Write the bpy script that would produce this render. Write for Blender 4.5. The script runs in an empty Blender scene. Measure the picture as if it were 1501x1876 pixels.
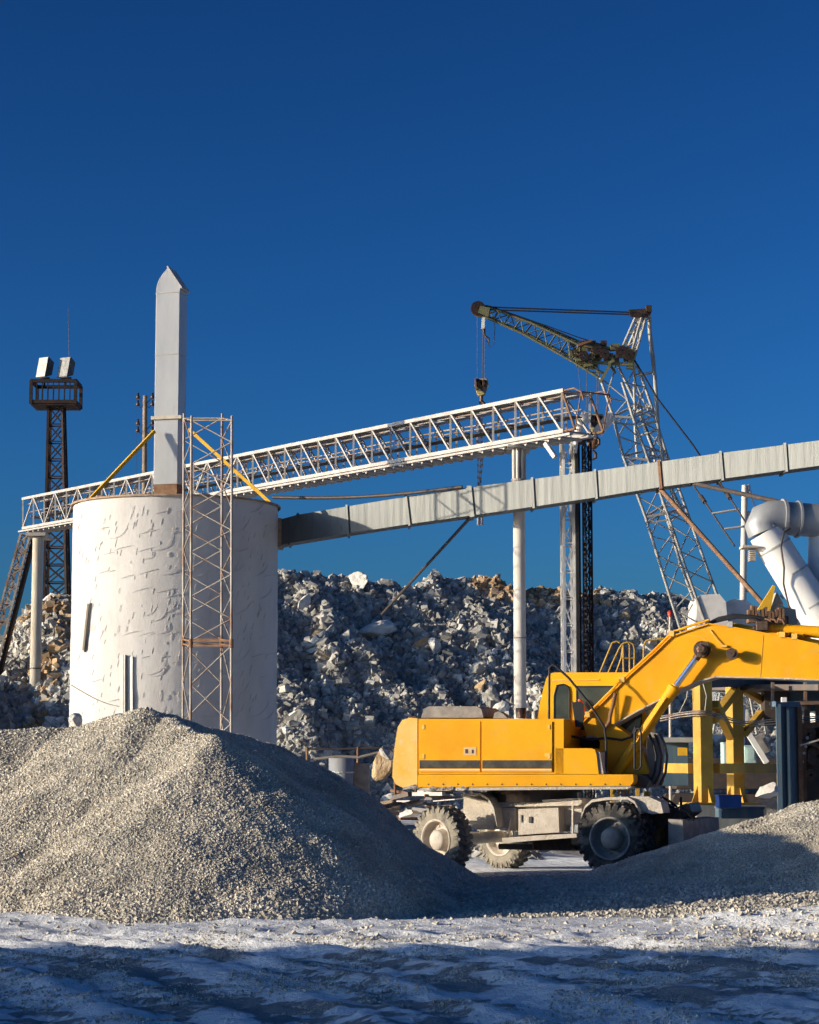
import bpy, math, random
import numpy as np
from mathutils import Vector, noise, Matrix
random.seed(7); RNG = np.random.default_rng(7)
sc = bpy.context.scene
COL = sc.collection
V = Vector
# ------------------------------------------------------------------ camera
F, CX, CY, HOR, EYE = 4000.0, 750.5, 938.0, 1400.0, 1.8
PITCH = math.atan((HOR - CY) / F)
cam = bpy.data.cameras.new('camera'); camo = bpy.data.objects.new('camera', cam); COL.objects.link(camo)
cam.sensor_fit = 'HORIZONTAL'; cam.sensor_width = 36.0; cam.lens = F / 1501.0 * 36.0
cam.clip_start = 0.5; cam.clip_end = 6000
camo.location = (0, 0, EYE); camo.rotation_euler = (math.pi / 2 + PITCH, 0, 0)
sc.camera = camo
# ------------------------------------------------------------------ light
AZ, EL = math.radians(15.5), math.radians(10.8)      # sun: to the left, a little behind the camera
SUN = V((-math.cos(AZ) * math.cos(EL), -math.sin(AZ) * math.cos(EL), math.sin(EL)))
w = bpy.data.worlds.new('World'); sc.world = w; w.use_nodes = True
nt = w.node_tree; bg = nt.nodes['Background']
sky = nt.nodes.new('ShaderNodeTexSky'); sky.sky_type = 'NISHITA'; sky.sun_disc = False
sky.sun_elevation = EL; sky.sun_rotation = math.atan2(SUN.x, SUN.y)
sky.altitude = 1500; sky.air_density = 1.0; sky.dust_density = 4.0; sky.ozone_density = 5.0
gam = nt.nodes.new('ShaderNodeGamma'); gam.inputs[1].default_value = 1.9
hs = nt.nodes.new('ShaderNodeHueSaturation'); hs.inputs['Saturation'].default_value = 1.0
hs.inputs['Value'].default_value = 0.46; hs.inputs['Hue'].default_value = 0.49
nt.links.new(sky.outputs[0], gam.inputs[0]); nt.links.new(gam.outputs[0], hs.inputs['Color'])
nt.links.new(hs.outputs[0], bg.inputs['Color']); bg.inputs['Strength'].default_value = 0.057
sl = bpy.data.lights.new('sun', 'SUN'); so = bpy.data.objects.new('sun', sl); COL.objects.link(so)
sl.energy = 4.3; sl.angle = math.radians(0.5); sl.color = (1.0, 0.865, 0.66)
so.rotation_euler = SUN.to_track_quat('Z', 'Y').to_euler()
sc.view_settings.view_transform = 'Standard'; sc.view_settings.look = 'None'
sc.view_settings.gamma = 1.0; sc.view_settings.exposure = 0.52
# ------------------------------------------------------------------ projection helpers
cp, sp_ = math.cos(PITCH), math.sin(PITCH)
def ray(px, py):
    dx = (px - CX) / F; dz = -(py - CY) / F
    return V((dx, cp - dz * sp_, sp_ + dz * cp))
def P(px, py, Y):
    d = ray(px, py); t = Y / d.y
    return V((t * d.x, Y, EYE + t * d.z))
class Frame:
    def __init__(s, o, yaw):
        s.o = V(o); s.u = V((math.cos(yaw), -math.sin(yaw), 0)); s.n = V((-math.sin(yaw), -math.cos(yaw), 0))
    def pt(s, u, w, z): return s.o + s.u * u + s.n * w + V((0, 0, z))
    def px(s, px, py, w):
        d = ray(px, py); c = V((0, 0, EYE)); t = (w - (c - s.o).dot(s.n)) / d.dot(s.n)
        q = c + d * t
        return (q - s.o).dot(s.u), q.z - s.o.z
    def P(s, px, py, w, w2=None):
        u, z = s.px(px, py, w); return s.pt(u, w if w2 is None else w2, z)
# ------------------------------------------------------------------ materials
def mat(name, col, rough=0.6, metal=0.0, col2=None, nscale=3.0, ndetail=6, lo=0.4, hi=0.65, bump=0.0, bscale=30.0,
        col3=None, n3=12.0, lo3=0.6, hi3=0.7, stretch=None, wave=None, coat=0.0):
    m = bpy.data.materials.new(name); m.use_nodes = True; t = m.node_tree; N = t.nodes; L = t.links
    b = N['Principled BSDF']; b.inputs['Base Color'].default_value = (*col, 1)
    b.inputs['Roughness'].default_value = rough; b.inputs['Metallic'].default_value = metal
    b.inputs['Coat Weight'].default_value = coat; b.inputs['Specular IOR Level'].default_value = 0.5 if metal or rough < .2 else 0.3
    tc = N.new('ShaderNodeTexCoord'); vec = tc.outputs['Object']
    if stretch:
        mp = N.new('ShaderNodeMapping'); mp.inputs['Scale'].default_value = stretch; L.new(vec, mp.inputs[0]); vec = mp.outputs[0]
    def ns(scale, detail=6, rgh=0.6):
        n = N.new('ShaderNodeTexNoise'); n.inputs['Scale'].default_value = scale; n.inputs['Detail'].default_value = detail
        n.inputs['Roughness'].default_value = rgh; L.new(vec, n.inputs['Vector']); return n.outputs[0]
    def rng(x, a, c):
        r = N.new('ShaderNodeMapRange'); r.inputs[1].default_value = a; r.inputs[2].default_value = c; L.new(x, r.inputs[0]); return r.outputs[0]
    cur = None
    if col2:
        mx = N.new('ShaderNodeMix'); mx.data_type = 'RGBA'; mx.inputs[6].default_value = (*col, 1); mx.inputs[7].default_value = (*col2, 1)
        L.new(rng(ns(nscale, ndetail), lo, hi), mx.inputs[0]); cur = mx.outputs[2]
    if col3:
        mx = N.new('ShaderNodeMix'); mx.data_type = 'RGBA'; mx.inputs[7].default_value = (*col3, 1)
        if cur: L.new(cur, mx.inputs[6])
        else: mx.inputs[6].default_value = (*col, 1)
        L.new(rng(ns(n3, 8, 0.7), lo3, hi3), mx.inputs[0]); cur = mx.outputs[2]
    if cur: L.new(cur, b.inputs['Base Color'])
    h = None
    if bump: h = ns(bscale, 5, 0.65)
    if wave:
        wv = N.new('ShaderNodeTexWave'); wv.wave_type = 'BANDS'; wv.bands_direction = wave[1]; wv.inputs['Scale'].default_value = wave[0]
        wv.inputs['Distortion'].default_value = 0.6; L.new(tc.outputs['Object'], wv.inputs[0])
        if h:
            ma = N.new('ShaderNodeMath'); ma.operation = 'MULTIPLY_ADD'; L.new(wv.outputs[1], ma.inputs[0]); ma.inputs[1].default_value = wave[2]; L.new(h, ma.inputs[2]); h = ma.outputs[0]
        else: h = wv.outputs[1]
    if h:
        bp = N.new('ShaderNodeBump'); bp.inputs['Strength'].default_value = bump or 0.3; bp.inputs['Distance'].default_value = 0.05
        L.new(h, bp.inputs['Height']); L.new(bp.outputs[0], b.inputs['Normal'])
    return m
M = dict(
 yellow=mat('yellow_paint', (0.82, 0.38, 0.002), 0.5, 0, (0.72, 0.315, 0.003), 1.2, col3=(0.60, 0.36, 0.06), n3=3.2, lo3=0.52, hi3=0.85, bump=0.05, bscale=5, coat=0.05),
 yellow_dusty=mat('dusty_yellow_paint', (0.76, 0.50, 0.15), 0.55, 0, (0.80, 0.40, 0.04), 2.0, lo=0.40, hi=0.75, col3=(0.62, 0.52, 0.38), n3=9, lo3=0.55, hi3=0.75, bump=0.06, bscale=14),
 yellow_frame=mat('pale_yellow_steel', (0.50, 0.30, 0.050), 0.6, 0, (0.36, 0.21, 0.04), 2.0, col3=(0.25, 0.11, 0.04), n3=9, lo3=0.62, hi3=0.75),
 brace=mat('yellow_brace_paint', (0.74, 0.43, 0.03), 0.6, 0, (0.66, 0.36, 0.03), 4, col3=(0.3, 0.13, 0.05), n3=8, lo3=0.62, hi3=0.7),
 dust=mat('pale_dust_coated_steel', (0.56, 0.50, 0.42), 0.9, 0, (0.46, 0.40, 0.33), 5, col3=(0.24, 0.20, 0.17), n3=9, lo3=0.58, hi3=0.75, bump=0.5, bscale=30),
 rubber=mat('dusty_tyre_rubber', (0.26, 0.23, 0.18), 0.95, 0, (0.09, 0.085, 0.08), 5, lo=0.42, hi=0.7, bump=0.4, bscale=40),
 tyreshade=mat('shade_darkened_tyre_rubber', (0.035, 0.035, 0.036), 0.9, 0, (0.24, 0.21, 0.17), 3.0, lo=0.47, hi=0.70, bump=0.4, bscale=40),  # rubber darkened in colour for the shaded right wheels, with dusty patches
 rimshade=mat('shade_darkened_dusty_rim', (0.20, 0.20, 0.19), 0.8, 0, (0.32, 0.29, 0.25), 6),  # dusty rim, its colour darkened for the same shade
 black=mat('black_rubber', (0.02, 0.02, 0.022), 0.55),
 stripe=mat('faded_black_decal', (0.045, 0.04, 0.035), 0.5, 0, (0.09, 0.08, 0.06), 6),
 white_line=mat('white_pinstripe', (0.75, 0.7, 0.6), 0.5),
 dark=mat('dark_steel', (0.055, 0.050, 0.050), 0.6, 0.3, (0.10, 0.065, 0.045), 6),
 darkpaint=mat('blackened_mast_steel', (0.016, 0.013, 0.013), 0.8, 0.0, (0.045, 0.020, 0.013), 3),
 grease=mat('greasy_steel', (0.06, 0.045, 0.035), 0.35, 0.6, (0.15, 0.08, 0.05), 20, bump=0.3, bscale=60),
 chrome=mat('cylinder_rod_chrome', (0.62, 0.64, 0.70), 0.18, 1.0),
 glass=mat('cab_window_glass', (0.035, 0.045, 0.04), 0.08, 0.0, (0.07, 0.08, 0.07), 2),
 greypaint=mat('dusty_grey_cover', (0.22, 0.20, 0.18), 0.8, 0, (0.34, 0.31, 0.27), 6),
 tank=mat('white_tank_paint', (0.52, 0.50, 0.475), 0.7, 0, (0.45, 0.43, 0.405), 1.5, lo=0.45, hi=0.7, col3=(0.42, 0.38, 0.34), n3=5, lo3=0.66, hi3=0.80, bump=0.3, bscale=2.6, stretch=(1, 1, 0.40)),
 rim=mat('rusty_edge', (0.28, 0.17, 0.10), 0.85, 0, (0.40, 0.30, 0.22), 5),
 rust=mat('rusty_steel', (0.17, 0.085, 0.045), 0.85, 0, (0.26, 0.16, 0.095), 4, col3=(0.16, 0.08, 0.05), n3=9, lo3=0.5, hi3=0.65),
 towersteel=mat('weathered_lattice_steel', (0.30, 0.27, 0.24), 0.6, 0.2, (0.20, 0.115, 0.07), 1.6, lo=0.45, hi=0.62),
 galv=mat('galvanised_sheet', (0.44, 0.44, 0.41), 0.45, 0.25, (0.36, 0.37, 0.36), 3.0, stretch=(2.2, 2.2, 0.25), col3=(0.42, 0.41, 0.37), n3=5, lo3=0.58, hi3=0.75, bump=0.25, bscale=2.5),
 galv2=mat('smooth_galvanised_sheet', (0.36, 0.365, 0.37), 0.45, 0.2, (0.30, 0.31, 0.32), 0.9, bump=0.12, bscale=2.5, col3=(0.27, 0.25, 0.22), n3=3, lo3=0.58, hi3=0.8, stretch=(2, 2, 0.5)),
 silver=mat('silver_painted_steel', (0.44, 0.42, 0.39), 0.55, 0.1, (0.36, 0.32, 0.29), 3, col3=(0.30, 0.17, 0.11), n3=5, lo3=0.60, hi3=0.70),
 cranesteel=mat('pale_crane_steel', (0.36, 0.36, 0.33), 0.55, 0.1, (0.30, 0.28, 0.25), 2, col3=(0.20, 0.13, 0.09), n3=4, lo3=0.56, hi3=0.70),
 cranegreen=mat('mossy_green_paint', (0.11, 0.12, 0.06), 0.6, 0, (0.16, 0.15, 0.08), 5, col3=(0.20, 0.11, 0.05), n3=5, lo3=0.55, hi3=0.65),
 concrete=mat('pale_concrete', (0.52, 0.47, 0.38), 0.9, 0, (0.40, 0.35, 0.28), 2.5, stretch=(2, 2, 0.5), bump=0.25, bscale=20),
 whitecol=mat('whitewashed_column', (0.62, 0.58, 0.52), 0.8, 0, (0.52, 0.47, 0.41), 1.2, stretch=(3, 3, 0.4), bump=0.1, bscale=10),
 pipe=mat('white_pipe_cladding', (0.76, 0.75, 0.72), 0.40, 0.0, (0.70, 0.68, 0.65), 2.5, bump=0.25, bscale=1.6),
 wood=mat('weathered_wood', (0.22, 0.16, 0.11), 0.9, 0, (0.34, 0.26, 0.18), 5, bump=0.3, bscale=25),
 hopper=mat('blue_grey_hopper_paint', (0.06, 0.11, 0.16), 0.6, 0, (0.10, 0.15, 0.18), 1.5, stretch=(3, 3, 0.5), col3=(0.16, 0.10, 0.07), n3=6, lo3=0.6, hi3=0.7),
 blue=mat('blue_paint', (0.02, 0.09, 0.38), 0.5, 0, (0.03, 0.12, 0.42), 4),
 teal=mat('faded_turquoise_paint', (0.42, 0.56, 0.50), 0.6, 0, (0.34, 0.46, 0.42), 4),
 red=mat('red_paint', (0.55, 0.04, 0.02), 0.5),
 white=mat('white_paint', (0.74, 0.72, 0.68), 0.6, 0, (0.62, 0.58, 0.52), 3),
 orange=mat('orange_red_cloth', (0.60, 0.10, 0.04), 0.6),
 lensglass=mat('mottled_lamp_glass', (0.15, 0.145, 0.13), 0.35, 0.1, (0.03, 0.03, 0.03), 6, lo=0.4, hi=0.6),
 lens=mat('floodlight_metal', (0.085, 0.08, 0.07), 0.6, 0.1, (0.04, 0.036, 0.03), 4, lo=0.45, hi=0.55),
 rock=None, gravel=None, ground=None)
def rock_mat(name, a, b, c, scale, bumpd, oi=True, rnd=0.35):
    m = bpy.data.materials.new(name); m.use_nodes = True; t = m.node_tree; N = t.nodes; L = t.links
    p = N['Principled BSDF']; p.inputs['Roughness'].default_value = 0.92
    tc = N.new('ShaderNodeTexCoord')
    n1 = N.new('ShaderNodeTexNoise'); n1.inputs['Scale'].default_value = scale; n1.inputs['Detail'].default_value = 8; n1.inputs['Roughness'].default_value = 0.65
    L.new(tc.outputs['Object'], n1.inputs['Vector'])
    cr = N.new('ShaderNodeValToRGB'); e = cr.color_ramp.elements
    e[0].position = 0.36; e[0].color = (*a, 1); e[1].position = 0.66; e[1].color = (*c, 1)
    k = e.new(0.5); k.color = (*b, 1); L.new(n1.outputs[0], cr.inputs[0])
    g = N.new('ShaderNodeNewGeometry'); mr = N.new('ShaderNodeMapRange'); mr.inputs[3].default_value = 1 - rnd; mr.inputs[4].default_value = 1 + rnd
    L.new(g.outputs['Random Per Island'], mr.inputs[0])
    sc_ = N.new('ShaderNodeVectorMath'); sc_.operation = 'SCALE'; L.new(cr.outputs[0], sc_.inputs[0]); L.new(mr.outputs[0], sc_.inputs['Scale'])
    L.new(sc_.outputs[0], p.inputs['Base Color'])
    bp = N.new('ShaderNodeBump'); bp.inputs['Strength'].default_value = 0.6; bp.inputs['Distance'].default_value = bumpd
    n2 = N.new('ShaderNodeTexNoise'); n2.inputs['Scale'].default_value = scale * 5; n2.inputs['Detail'].default_value = 6
    L.new(tc.outputs['Object'], n2.inputs['Vector']); L.new(n2.outputs[0], bp.inputs['Height']); L.new(bp.outputs[0], p.inputs['Normal'])
    return m
M['rock'] = rock_mat('quarry_rock', (0.25, 0.24, 0.22), (0.34, 0.325, 0.295), (0.50, 0.47, 0.41), 1.4, 0.03)
M['rockpale'] = rock_mat('pale_quarry_rock', (0.48, 0.45, 0.40), (0.64, 0.61, 0.55), (0.76, 0.73, 0.67), 1.4, 0.03)
M['earth'] = rock_mat('tan_earth_clods', (0.24, 0.15, 0.08), (0.38, 0.26, 0.15), (0.50, 0.38, 0.25), 1.5, 0.03)
M['rocktan'] = rock_mat('tan_quarry_rock', (0.38, 0.25, 0.13), (0.50, 0.35, 0.20), (0.60, 0.46, 0.30), 1.8, 0.03)
M['scree'] = rock_mat('scree', (0.27, 0.26, 0.24), (0.36, 0.345, 0.32), (0.46, 0.44, 0.40), 3.0, 0.10)
M['gravel'] = rock_mat('crushed_gravel', (0.38, 0.345, 0.285), (0.50, 0.455, 0.375), (0.60, 0.545, 0.45), 1.2, 0.004, rnd=0.22)
# ------------------------------------------------------------------ mesh builder
class MB:
    def __init__(s): s.v = []; s.f = []; s.s = []
    def add(s, vs, fs, smooth=False):
        k = len(s.v); s.v += [tuple(x) for x in vs]; s.f += [tuple(i + k for i in f) for f in fs]; s.s += [smooth] * len(fs); return s
    def obox(s, c, a, b, d):
        c, a, b, d = V(c), V(a), V(b), V(d)
        vs = [c + a * i + b * j + d * k for k in (-1, 1) for j in (-1, 1) for i in (-1, 1)]
        fs = [(0, 2, 3, 1), (4, 5, 7, 6), (0, 1, 5, 4), (2, 6, 7, 3), (0, 4, 6, 2), (1, 3, 7, 5)]
        if a.cross(b).dot(d) < 0: fs = [f[::-1] for f in fs]
        return s.add(vs, fs)
    def box(s, c, sz): return s.obox(c, (sz[0] / 2, 0, 0), (0, sz[1] / 2, 0), (0, 0, sz[2] / 2))
    def beam(s, a, b, w, h=None, up=(0, 0, 1)):
        a, b = V(a), V(b); d = b - a; h = w if h is None else h
        if d.length < 1e-6: return s
        x = d.cross(V(up))
        if x.length < 1e-4: x = d.cross(V((0, 1, 0)))
        x.normalize(); y = x.cross(d).normalized()
        return s.obox((a + b) / 2, x * w / 2, d / 2, y * h / 2)
    def tube(s, a, b, r, n=8, r2=None, caps=True):
        a, b = V(a), V(b); r2 = r if r2 is None else r2; d = (b - a).normalized()
        x = d.orthogonal().normalized(); y = d.cross(x)
        vs = []
        for c, q in ((a, r), (b, r2)):
            for i in range(n):
                t = 2 * math.pi * i / n; vs.append(c + (x * math.cos(t) + y * math.sin(t)) * q)
        s.add(vs, [(i, (i + 1) % n, n + (i + 1) % n, n + i) for i in range(n)], n > 4)
        if caps: s.add(vs, [tuple(range(n))[::-1], tuple(range(n, 2 * n))])
        return s
    def path(s, pts, r, n=8, closed=False, caps=True):
        pts = [V(p) for p in pts]; m = len(pts); rr = r if isinstance(r, (list, tuple)) else [r] * m
        x = None; vs = []
        for i, p in enumerate(pts):
            d = (pts[min(i + 1, m - 1)] - pts[max(i - 1, 0)]).normalized()
            x = d.orthogonal().normalized() if x is None else (x - d * x.dot(d)).normalized()
            y = d.cross(x)
            for k in range(n):
                t = 2 * math.pi * k / n; vs.append(p + (x * math.cos(t) + y * math.sin(t)) * rr[i])
        fs = [(i * n + k, i * n + (k + 1) % n, (i + 1) * n + (k + 1) % n, (i + 1) * n + k) for i in range(m - 1) for k in range(n)]
        s.add(vs, fs, True)
        if caps: s.add(vs[:n], [tuple(range(n))[::-1]]); s.add(vs[-n:], [tuple(range(n))])
        return s
    def prism(s, pts, vec, smooth=False):
        pts = [V(p) for p in pts]; vec = V(vec); n = len(pts)
        nn = V((0, 0, 0))
        for i in range(n): nn += pts[i].cross(pts[(i + 1) % n])
        if nn.dot(vec) > 0: pts = pts[::-1]
        vs = pts + [p + vec for p in pts]
        s.add(vs, [tuple(range(n)), tuple(range(n, 2 * n))[::-1]] )
        s.add(vs, [(i, n + i, n + (i + 1) % n, (i + 1) % n) for i in range(n)], smooth); return s
    def lathe(s, c, axis, prof, n=24, smooth=True):   # prof: (dist along axis, radius)
        c = V(c); d = V(axis).normalized(); x = d.orthogonal().normalized(); y = d.cross(x); vs = []
        for h, r in prof:
            for k in range(n):
                t = 2 * math.pi * k / n; vs.append(c + d * h + (x * math.cos(t) + y * math.sin(t)) * r)
        fs = [(i * n + k, i * n + (k + 1) % n, (i + 1) * n + (k + 1) % n, (i + 1) * n + k) for i in range(len(prof) - 1) for k in range(n)]
        s.add(vs, fs, smooth); return s
    def build(s, name, m, parent=None, bevel=0.0, seg=2, solid=0.0):
        me = bpy.data.meshes.new(name)
        if parent is not None: o = V(parent['_o'])
        else:
            xs, ys, zs = zip(*s.v); o = V(((min(xs) + max(xs)) / 2, (min(ys) + max(ys)) / 2, min(zs)))
        me.from_pydata([(a - o.x, b - o.y, c - o.z) for a, b, c in s.v], [], s.f)
        me.materials.append(M[m] if isinstance(m, str) else m)
        me.polygons.foreach_set('use_smooth', s.s); me.update()
        ob = bpy.data.objects.new(name, me); COL.objects.link(ob)
        if parent is not None: ob.parent = parent; ob['_o'] = parent['_o']
        else: ob.location = o; ob['_o'] = tuple(o)
        if solid:
            md = ob.modifiers.new('solid', 'SOLIDIFY'); md.thickness = solid; md.offset = 0
        if bevel:
            md = ob.modifiers.new('bevel', 'BEVEL'); md.width = bevel; md.segments = seg; md.limit_method = 'ANGLE'; md.angle_limit = math.radians(35)
            md.harden_normals = False
        return ob
def tag(o, label=None, cat=None, group=None, kind=None):
    if label: o['label'] = label
    if cat: o['category'] = cat
    if group: o['group'] = group
    if kind: o['kind'] = kind
    return o
def empty(name, loc, label, cat, group=None):
    e = bpy.data.objects.new(name, None); COL.objects.link(e); e.location = loc; e['_o'] = tuple(loc); e.empty_display_size = 0.3
    return tag(e, label, cat, group)
def lattice(mb, A, B, n, rc, rb, faces=(0, 1, 2, 3), style='zig', horiz=True, beam=False, mb2=None):
    """box truss between corner quads A and B (4 points each, in order round the section)"""
    A = [V(p) for p in A]; B = [V(p) for p in B]; mb2 = mb2 or mb
    ln = (lambda m, a, b, r: m.beam(a, b, r * 2)) if beam else (lambda m, a, b, r: m.tube(a, b, r, 6, caps=False))
    for a, b in zip(A, B): ln(mb, a, b, rc)
    for f in faces:
        a0, a1, b0, b1 = A[f], A[(f + 1) % 4], B[f], B[(f + 1) % 4]
        for i in range(n):
            t0, t1 = i / n, (i + 1) / n
            p0, p1 = a0.lerp(b0, t0), a1.lerp(b1, t0); q0, q1 = a0.lerp(b0, t1), a1.lerp(b1, t1)
            if style == 'zig':
                ln(mb2, p0, q1, rb) if i % 2 == 0 else ln(mb2, p1, q0, rb)
            elif style == 'x': ln(mb2, p0, q1, rb); ln(mb2, p1, q0, rb)
            elif style == 'n': ln(mb2, p0, q1, rb)
            elif style == 'v': m_ = (q0 + p0) / 2; ln(mb2, p1, m_, rb); ln(mb2, m_, q1, rb)
            if horiz: ln(mb2, p0, p1, rb)
        if horiz: ln(mb2, b0, b1, rb)
    return mb
# ================================================================== TERRAIN
def vnoise(x, y, seed=0):          # value noise, numpy
    x = np.asarray(x, float); y = np.asarray(y, float)
    xi = np.floor(x).astype(np.int64); yi = np.floor(y).astype(np.int64); fx = x - xi; fy = y - yi
    def h(a, b):
        n = (a * 374761393 + b * 668265263 + seed * 982451653) & 0x7fffffff
        n = ((n ^ (n >> 13)) * 1274126177) & 0x7fffffff
        return ((n ^ (n >> 16)) & 0xffff) / 65535.0
    u = fx * fx * (3 - 2 * fx); v = fy * fy * (3 - 2 * fy)
    return (h(xi, yi) * (1 - u) + h(xi + 1, yi) * u) * (1 - v) + (h(xi, yi + 1) * (1 - u) + h(xi + 1, yi + 1) * u) * v
def fbm(x, y, o=4, seed=0, g=0.5):
    r = 0; a = 1; t = 0
    for i in range(o): r = r + a * vnoise(x * 2 ** i, y * 2 ** i, seed + i); t += a; a *= g
    return r / t
def ss(a, b, x): t = np.clip((x - a) / (b - a), 0, 1); return t * t * (3 - 2 * t)
def seg_h(x, y, R, slope):
    out = np.full(np.shape(x), -9.0)
    for (x0, y0, z0), (x1, y1, z1) in zip(R[:-1], R[1:]):
        dx, dy = x1 - x0, y1 - y0; t = np.clip(((x - x0) * dx + (y - y0) * dy) / (dx * dx + dy * dy), 0, 1)
        d = np.hypot(x - x0 - t * dx, y - y0 - t * dy); d = np.sqrt(d * d + 0.06 ** 2)
        out = np.maximum(out, z0 + t * (z1 - z0) - slope * d)
    return out
def pt(px, py, D): q = P(px, py, D); return (q.x, q.y, q.z)
PILE = [pt(-420, 1335, 31), pt(-60, 1340, 31), pt(120, 1331, 31), pt(262, 1292, 30.3), pt(345, 1322, 31.0), pt(400, 1338, 32.6), pt(515, 1364, 33.4), pt(590, 1398, 33.5)]
PILE2 = [pt(300, 1312, 30.1), pt(395, 1349, 28.6)]
def pile_h(x, y):
    n = (fbm(x * 0.7, y * 0.7, 3, 5) - 0.5) * 0.30
    h = np.maximum(seg_h(x + n, y + n, PILE, 0.60), seg_h(x + n, y, PILE2, 0.60))
    return h - 0.30 * ss(-0.9, 0.45, x) + (fbm(x * 2.2, y * 2.2, 3, 9) - 0.5) * 0.13
RP = [(3.2, 33.3, 0.02), (4.4, 33.8, 0.42), (5.25, 34.0, 0.95), (6.3, 34.2, 1.24), (9, 34.5, 1.9), (12, 35, 1.8)]
def rpile_h(x, y): return seg_h(x, y, RP, 0.34) + (fbm(x * 2, y * 2, 3, 19) - 0.5) * 0.12
def ground_h(x, y):
    x = np.asarray(x, float); y = np.asarray(y, float)
    near = 1 - ss(42, 60, y)
    h = (fbm(x * 0.25, y * 0.25, 2, 31) - 0.5) * 0.10 * near
    # wheel ruts in the shaded foreground, bending away to the left
    a = (1 - ss(22.5, 24.5, y)) * ss(8, 12, y)
    c = x + 0.045 * (y - 13) ** 2 + 0.5 * fbm(x * .5, y * .5, 2, 3)
    for k, (o, w_, d) in enumerate(((-3.4, .3, .04), (-2.0, .35, .045), (-0.9, .25, .03), (-0.2, .3, .04), (1.0, .2, .03), (1.9, .4, .045), (3.1, .3, .035), (4.6, .35, .04), (6.4, .4, .04))):
        e = (c - o) / w_; tr = np.sin(2 * np.pi * (y * 2.9 + .9 * abs(e) + k * .3)); h = h + .016 * a * tr * np.exp(-e ** 4); h = h - d * a * np.exp(-e * e) + 0.6 * d * a * (np.exp(-((abs(e) - 1.6) / .5) ** 2))
    h = h + a * (fbm(x * 2.8 + y, y * 3.4, 3, 77) - 0.5) * 0.06 + a * (fbm(x * 6 + y * 2, y * 8 - x, 3, 78) - 0.5) * 0.06
    # cloddy strip and small banks catching the sun
    b = np.exp(-((y - 23.6 + 0.10 * x) / 1.3) ** 2)
    h = h + b * (fbm(x * 3, y * 3, 4, 55) - 0.35) * 0.10
    h = np.maximum(h, seg_h(x, y, [(2.6, 25.3, 0.02), (3.6, 25.2, .13), (4.8, 25.0, 0.24), (6.5, 25.2, .34), (9, 25.5, .4)], 0.22) + (fbm(x * 4, y * 4, 3, 66) - .5) * .08)
    h = np.maximum(h, seg_h(x, y, [(-9, 25.9, 0.12), (-4.0, 25.5, 0.10), (-1.5, 25.0, .07), (1.0, 25.2, .05)], 0.20) + (fbm(x * 5, y * 5, 3, 67) - .5) * .05)
    h = h + 0.10 * ss(27, 30, y) * (1 - ss(34.0, 35.6, y)) * ss(0, 2, x) * (0.6 + 0.8 * fbm(x, y, 3, 8))
    # mid-ground litter behind the machines
    h = h + ss(38, 42, y) * (1 - ss(62, 68, y)) * (fbm(x * 0.8, y * 0.8, 4, 91) - 0.5) * 0.25
    return h
def crest(px):
    return np.interp(px, [-900, -200, 0, 60, 125, 300, 505, 560, 640, 700, 760, 800, 860, 950, 1030, 1110, 1200, 1270, 1400, 1700, 2500],
                     [1330, 1260, 1195, 1130, 1098, 1080, 1072, 1082, 1074, 1084, 1090, 1084, 1094, 1101, 1092, 1104, 1118, 1122, 1140, 1180, 1250])
def slope_h(x, y):
    Dc = np.maximum(96 + 0.36 * x, 40); px = 750.5 + 4000 * x / Dc
    top = EYE + (HOR - crest(px)) / 4000 * Dc + 0.1
    t = (y - 0.36 * x + 1.6 * (fbm(x * .16, y * .05, 3, 12) - .5) * 2 - 80) / 15.0
    prof = np.clip(t, 0, 1) ** 0.95
    h = top * prof
    gul = (fbm(x * 0.30 + 0.10 * y, y * 0.06, 4, 21) - 0.5) * 6.0 * np.clip(1.25 - t, 0, 1) * ss(0, .25, t)
    h = h + gul + (fbm(x * 0.9, y * 0.9, 4, 22) - 0.5) * 1.1 * ss(0, .1, t)
    back = ss(98, 140, y - .36 * x)
    return h - 3 * back - (1 - ss(-0.15, 0.0, t)) * 0.5
def grid(xs, ys, hf, name, m, mask=None, solid_down=None):
    X, Y = np.meshgrid(xs, ys); Z = hf(X, Y); nx, ny = len(xs), len(ys)
    v = np.stack([X.ravel(), Y.ravel(), Z.ravel()], 1)
    i = np.arange(ny - 1)[:, None] * nx + np.arange(nx - 1)[None, :]
    q = np.stack([i, i + 1, i + nx + 1, i + nx], -1).reshape(-1, 4)
    if mask is not None:
        mk = mask(X, Y, Z).ravel(); q = q[mk[q].any(1)]
    used = np.unique(q); rm = np.zeros(len(v), int); rm[used] = np.arange(len(used)); v = v[used]; q = rm[q]
    return np_mesh(name, v, q, m, True)
def np_mesh(name, v, q, m, smooth):
    me = bpy.data.meshes.new(name); k = q.shape[1]
    me.vertices.add(len(v)); me.vertices.foreach_set('co', np.asarray(v, np.float32).ravel())
    me.loops.add(q.size); me.loops.foreach_set('vertex_index', q.astype(np.int32).ravel())
    me.polygons.add(len(q)); me.polygons.foreach_set('loop_start', np.arange(0, q.size, k, dtype=np.int32))
    me.polygons.foreach_set('use_smooth', np.full(len(q), smooth)); me.update(calc_edges=True); me.validate()
    me.materials.append(M[m] if isinstance(m, str) else m)
    ob = bpy.data.objects.new(name, me); COL.objects.link(ob); ob['_o'] = (0, 0, 0); return ob
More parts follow.
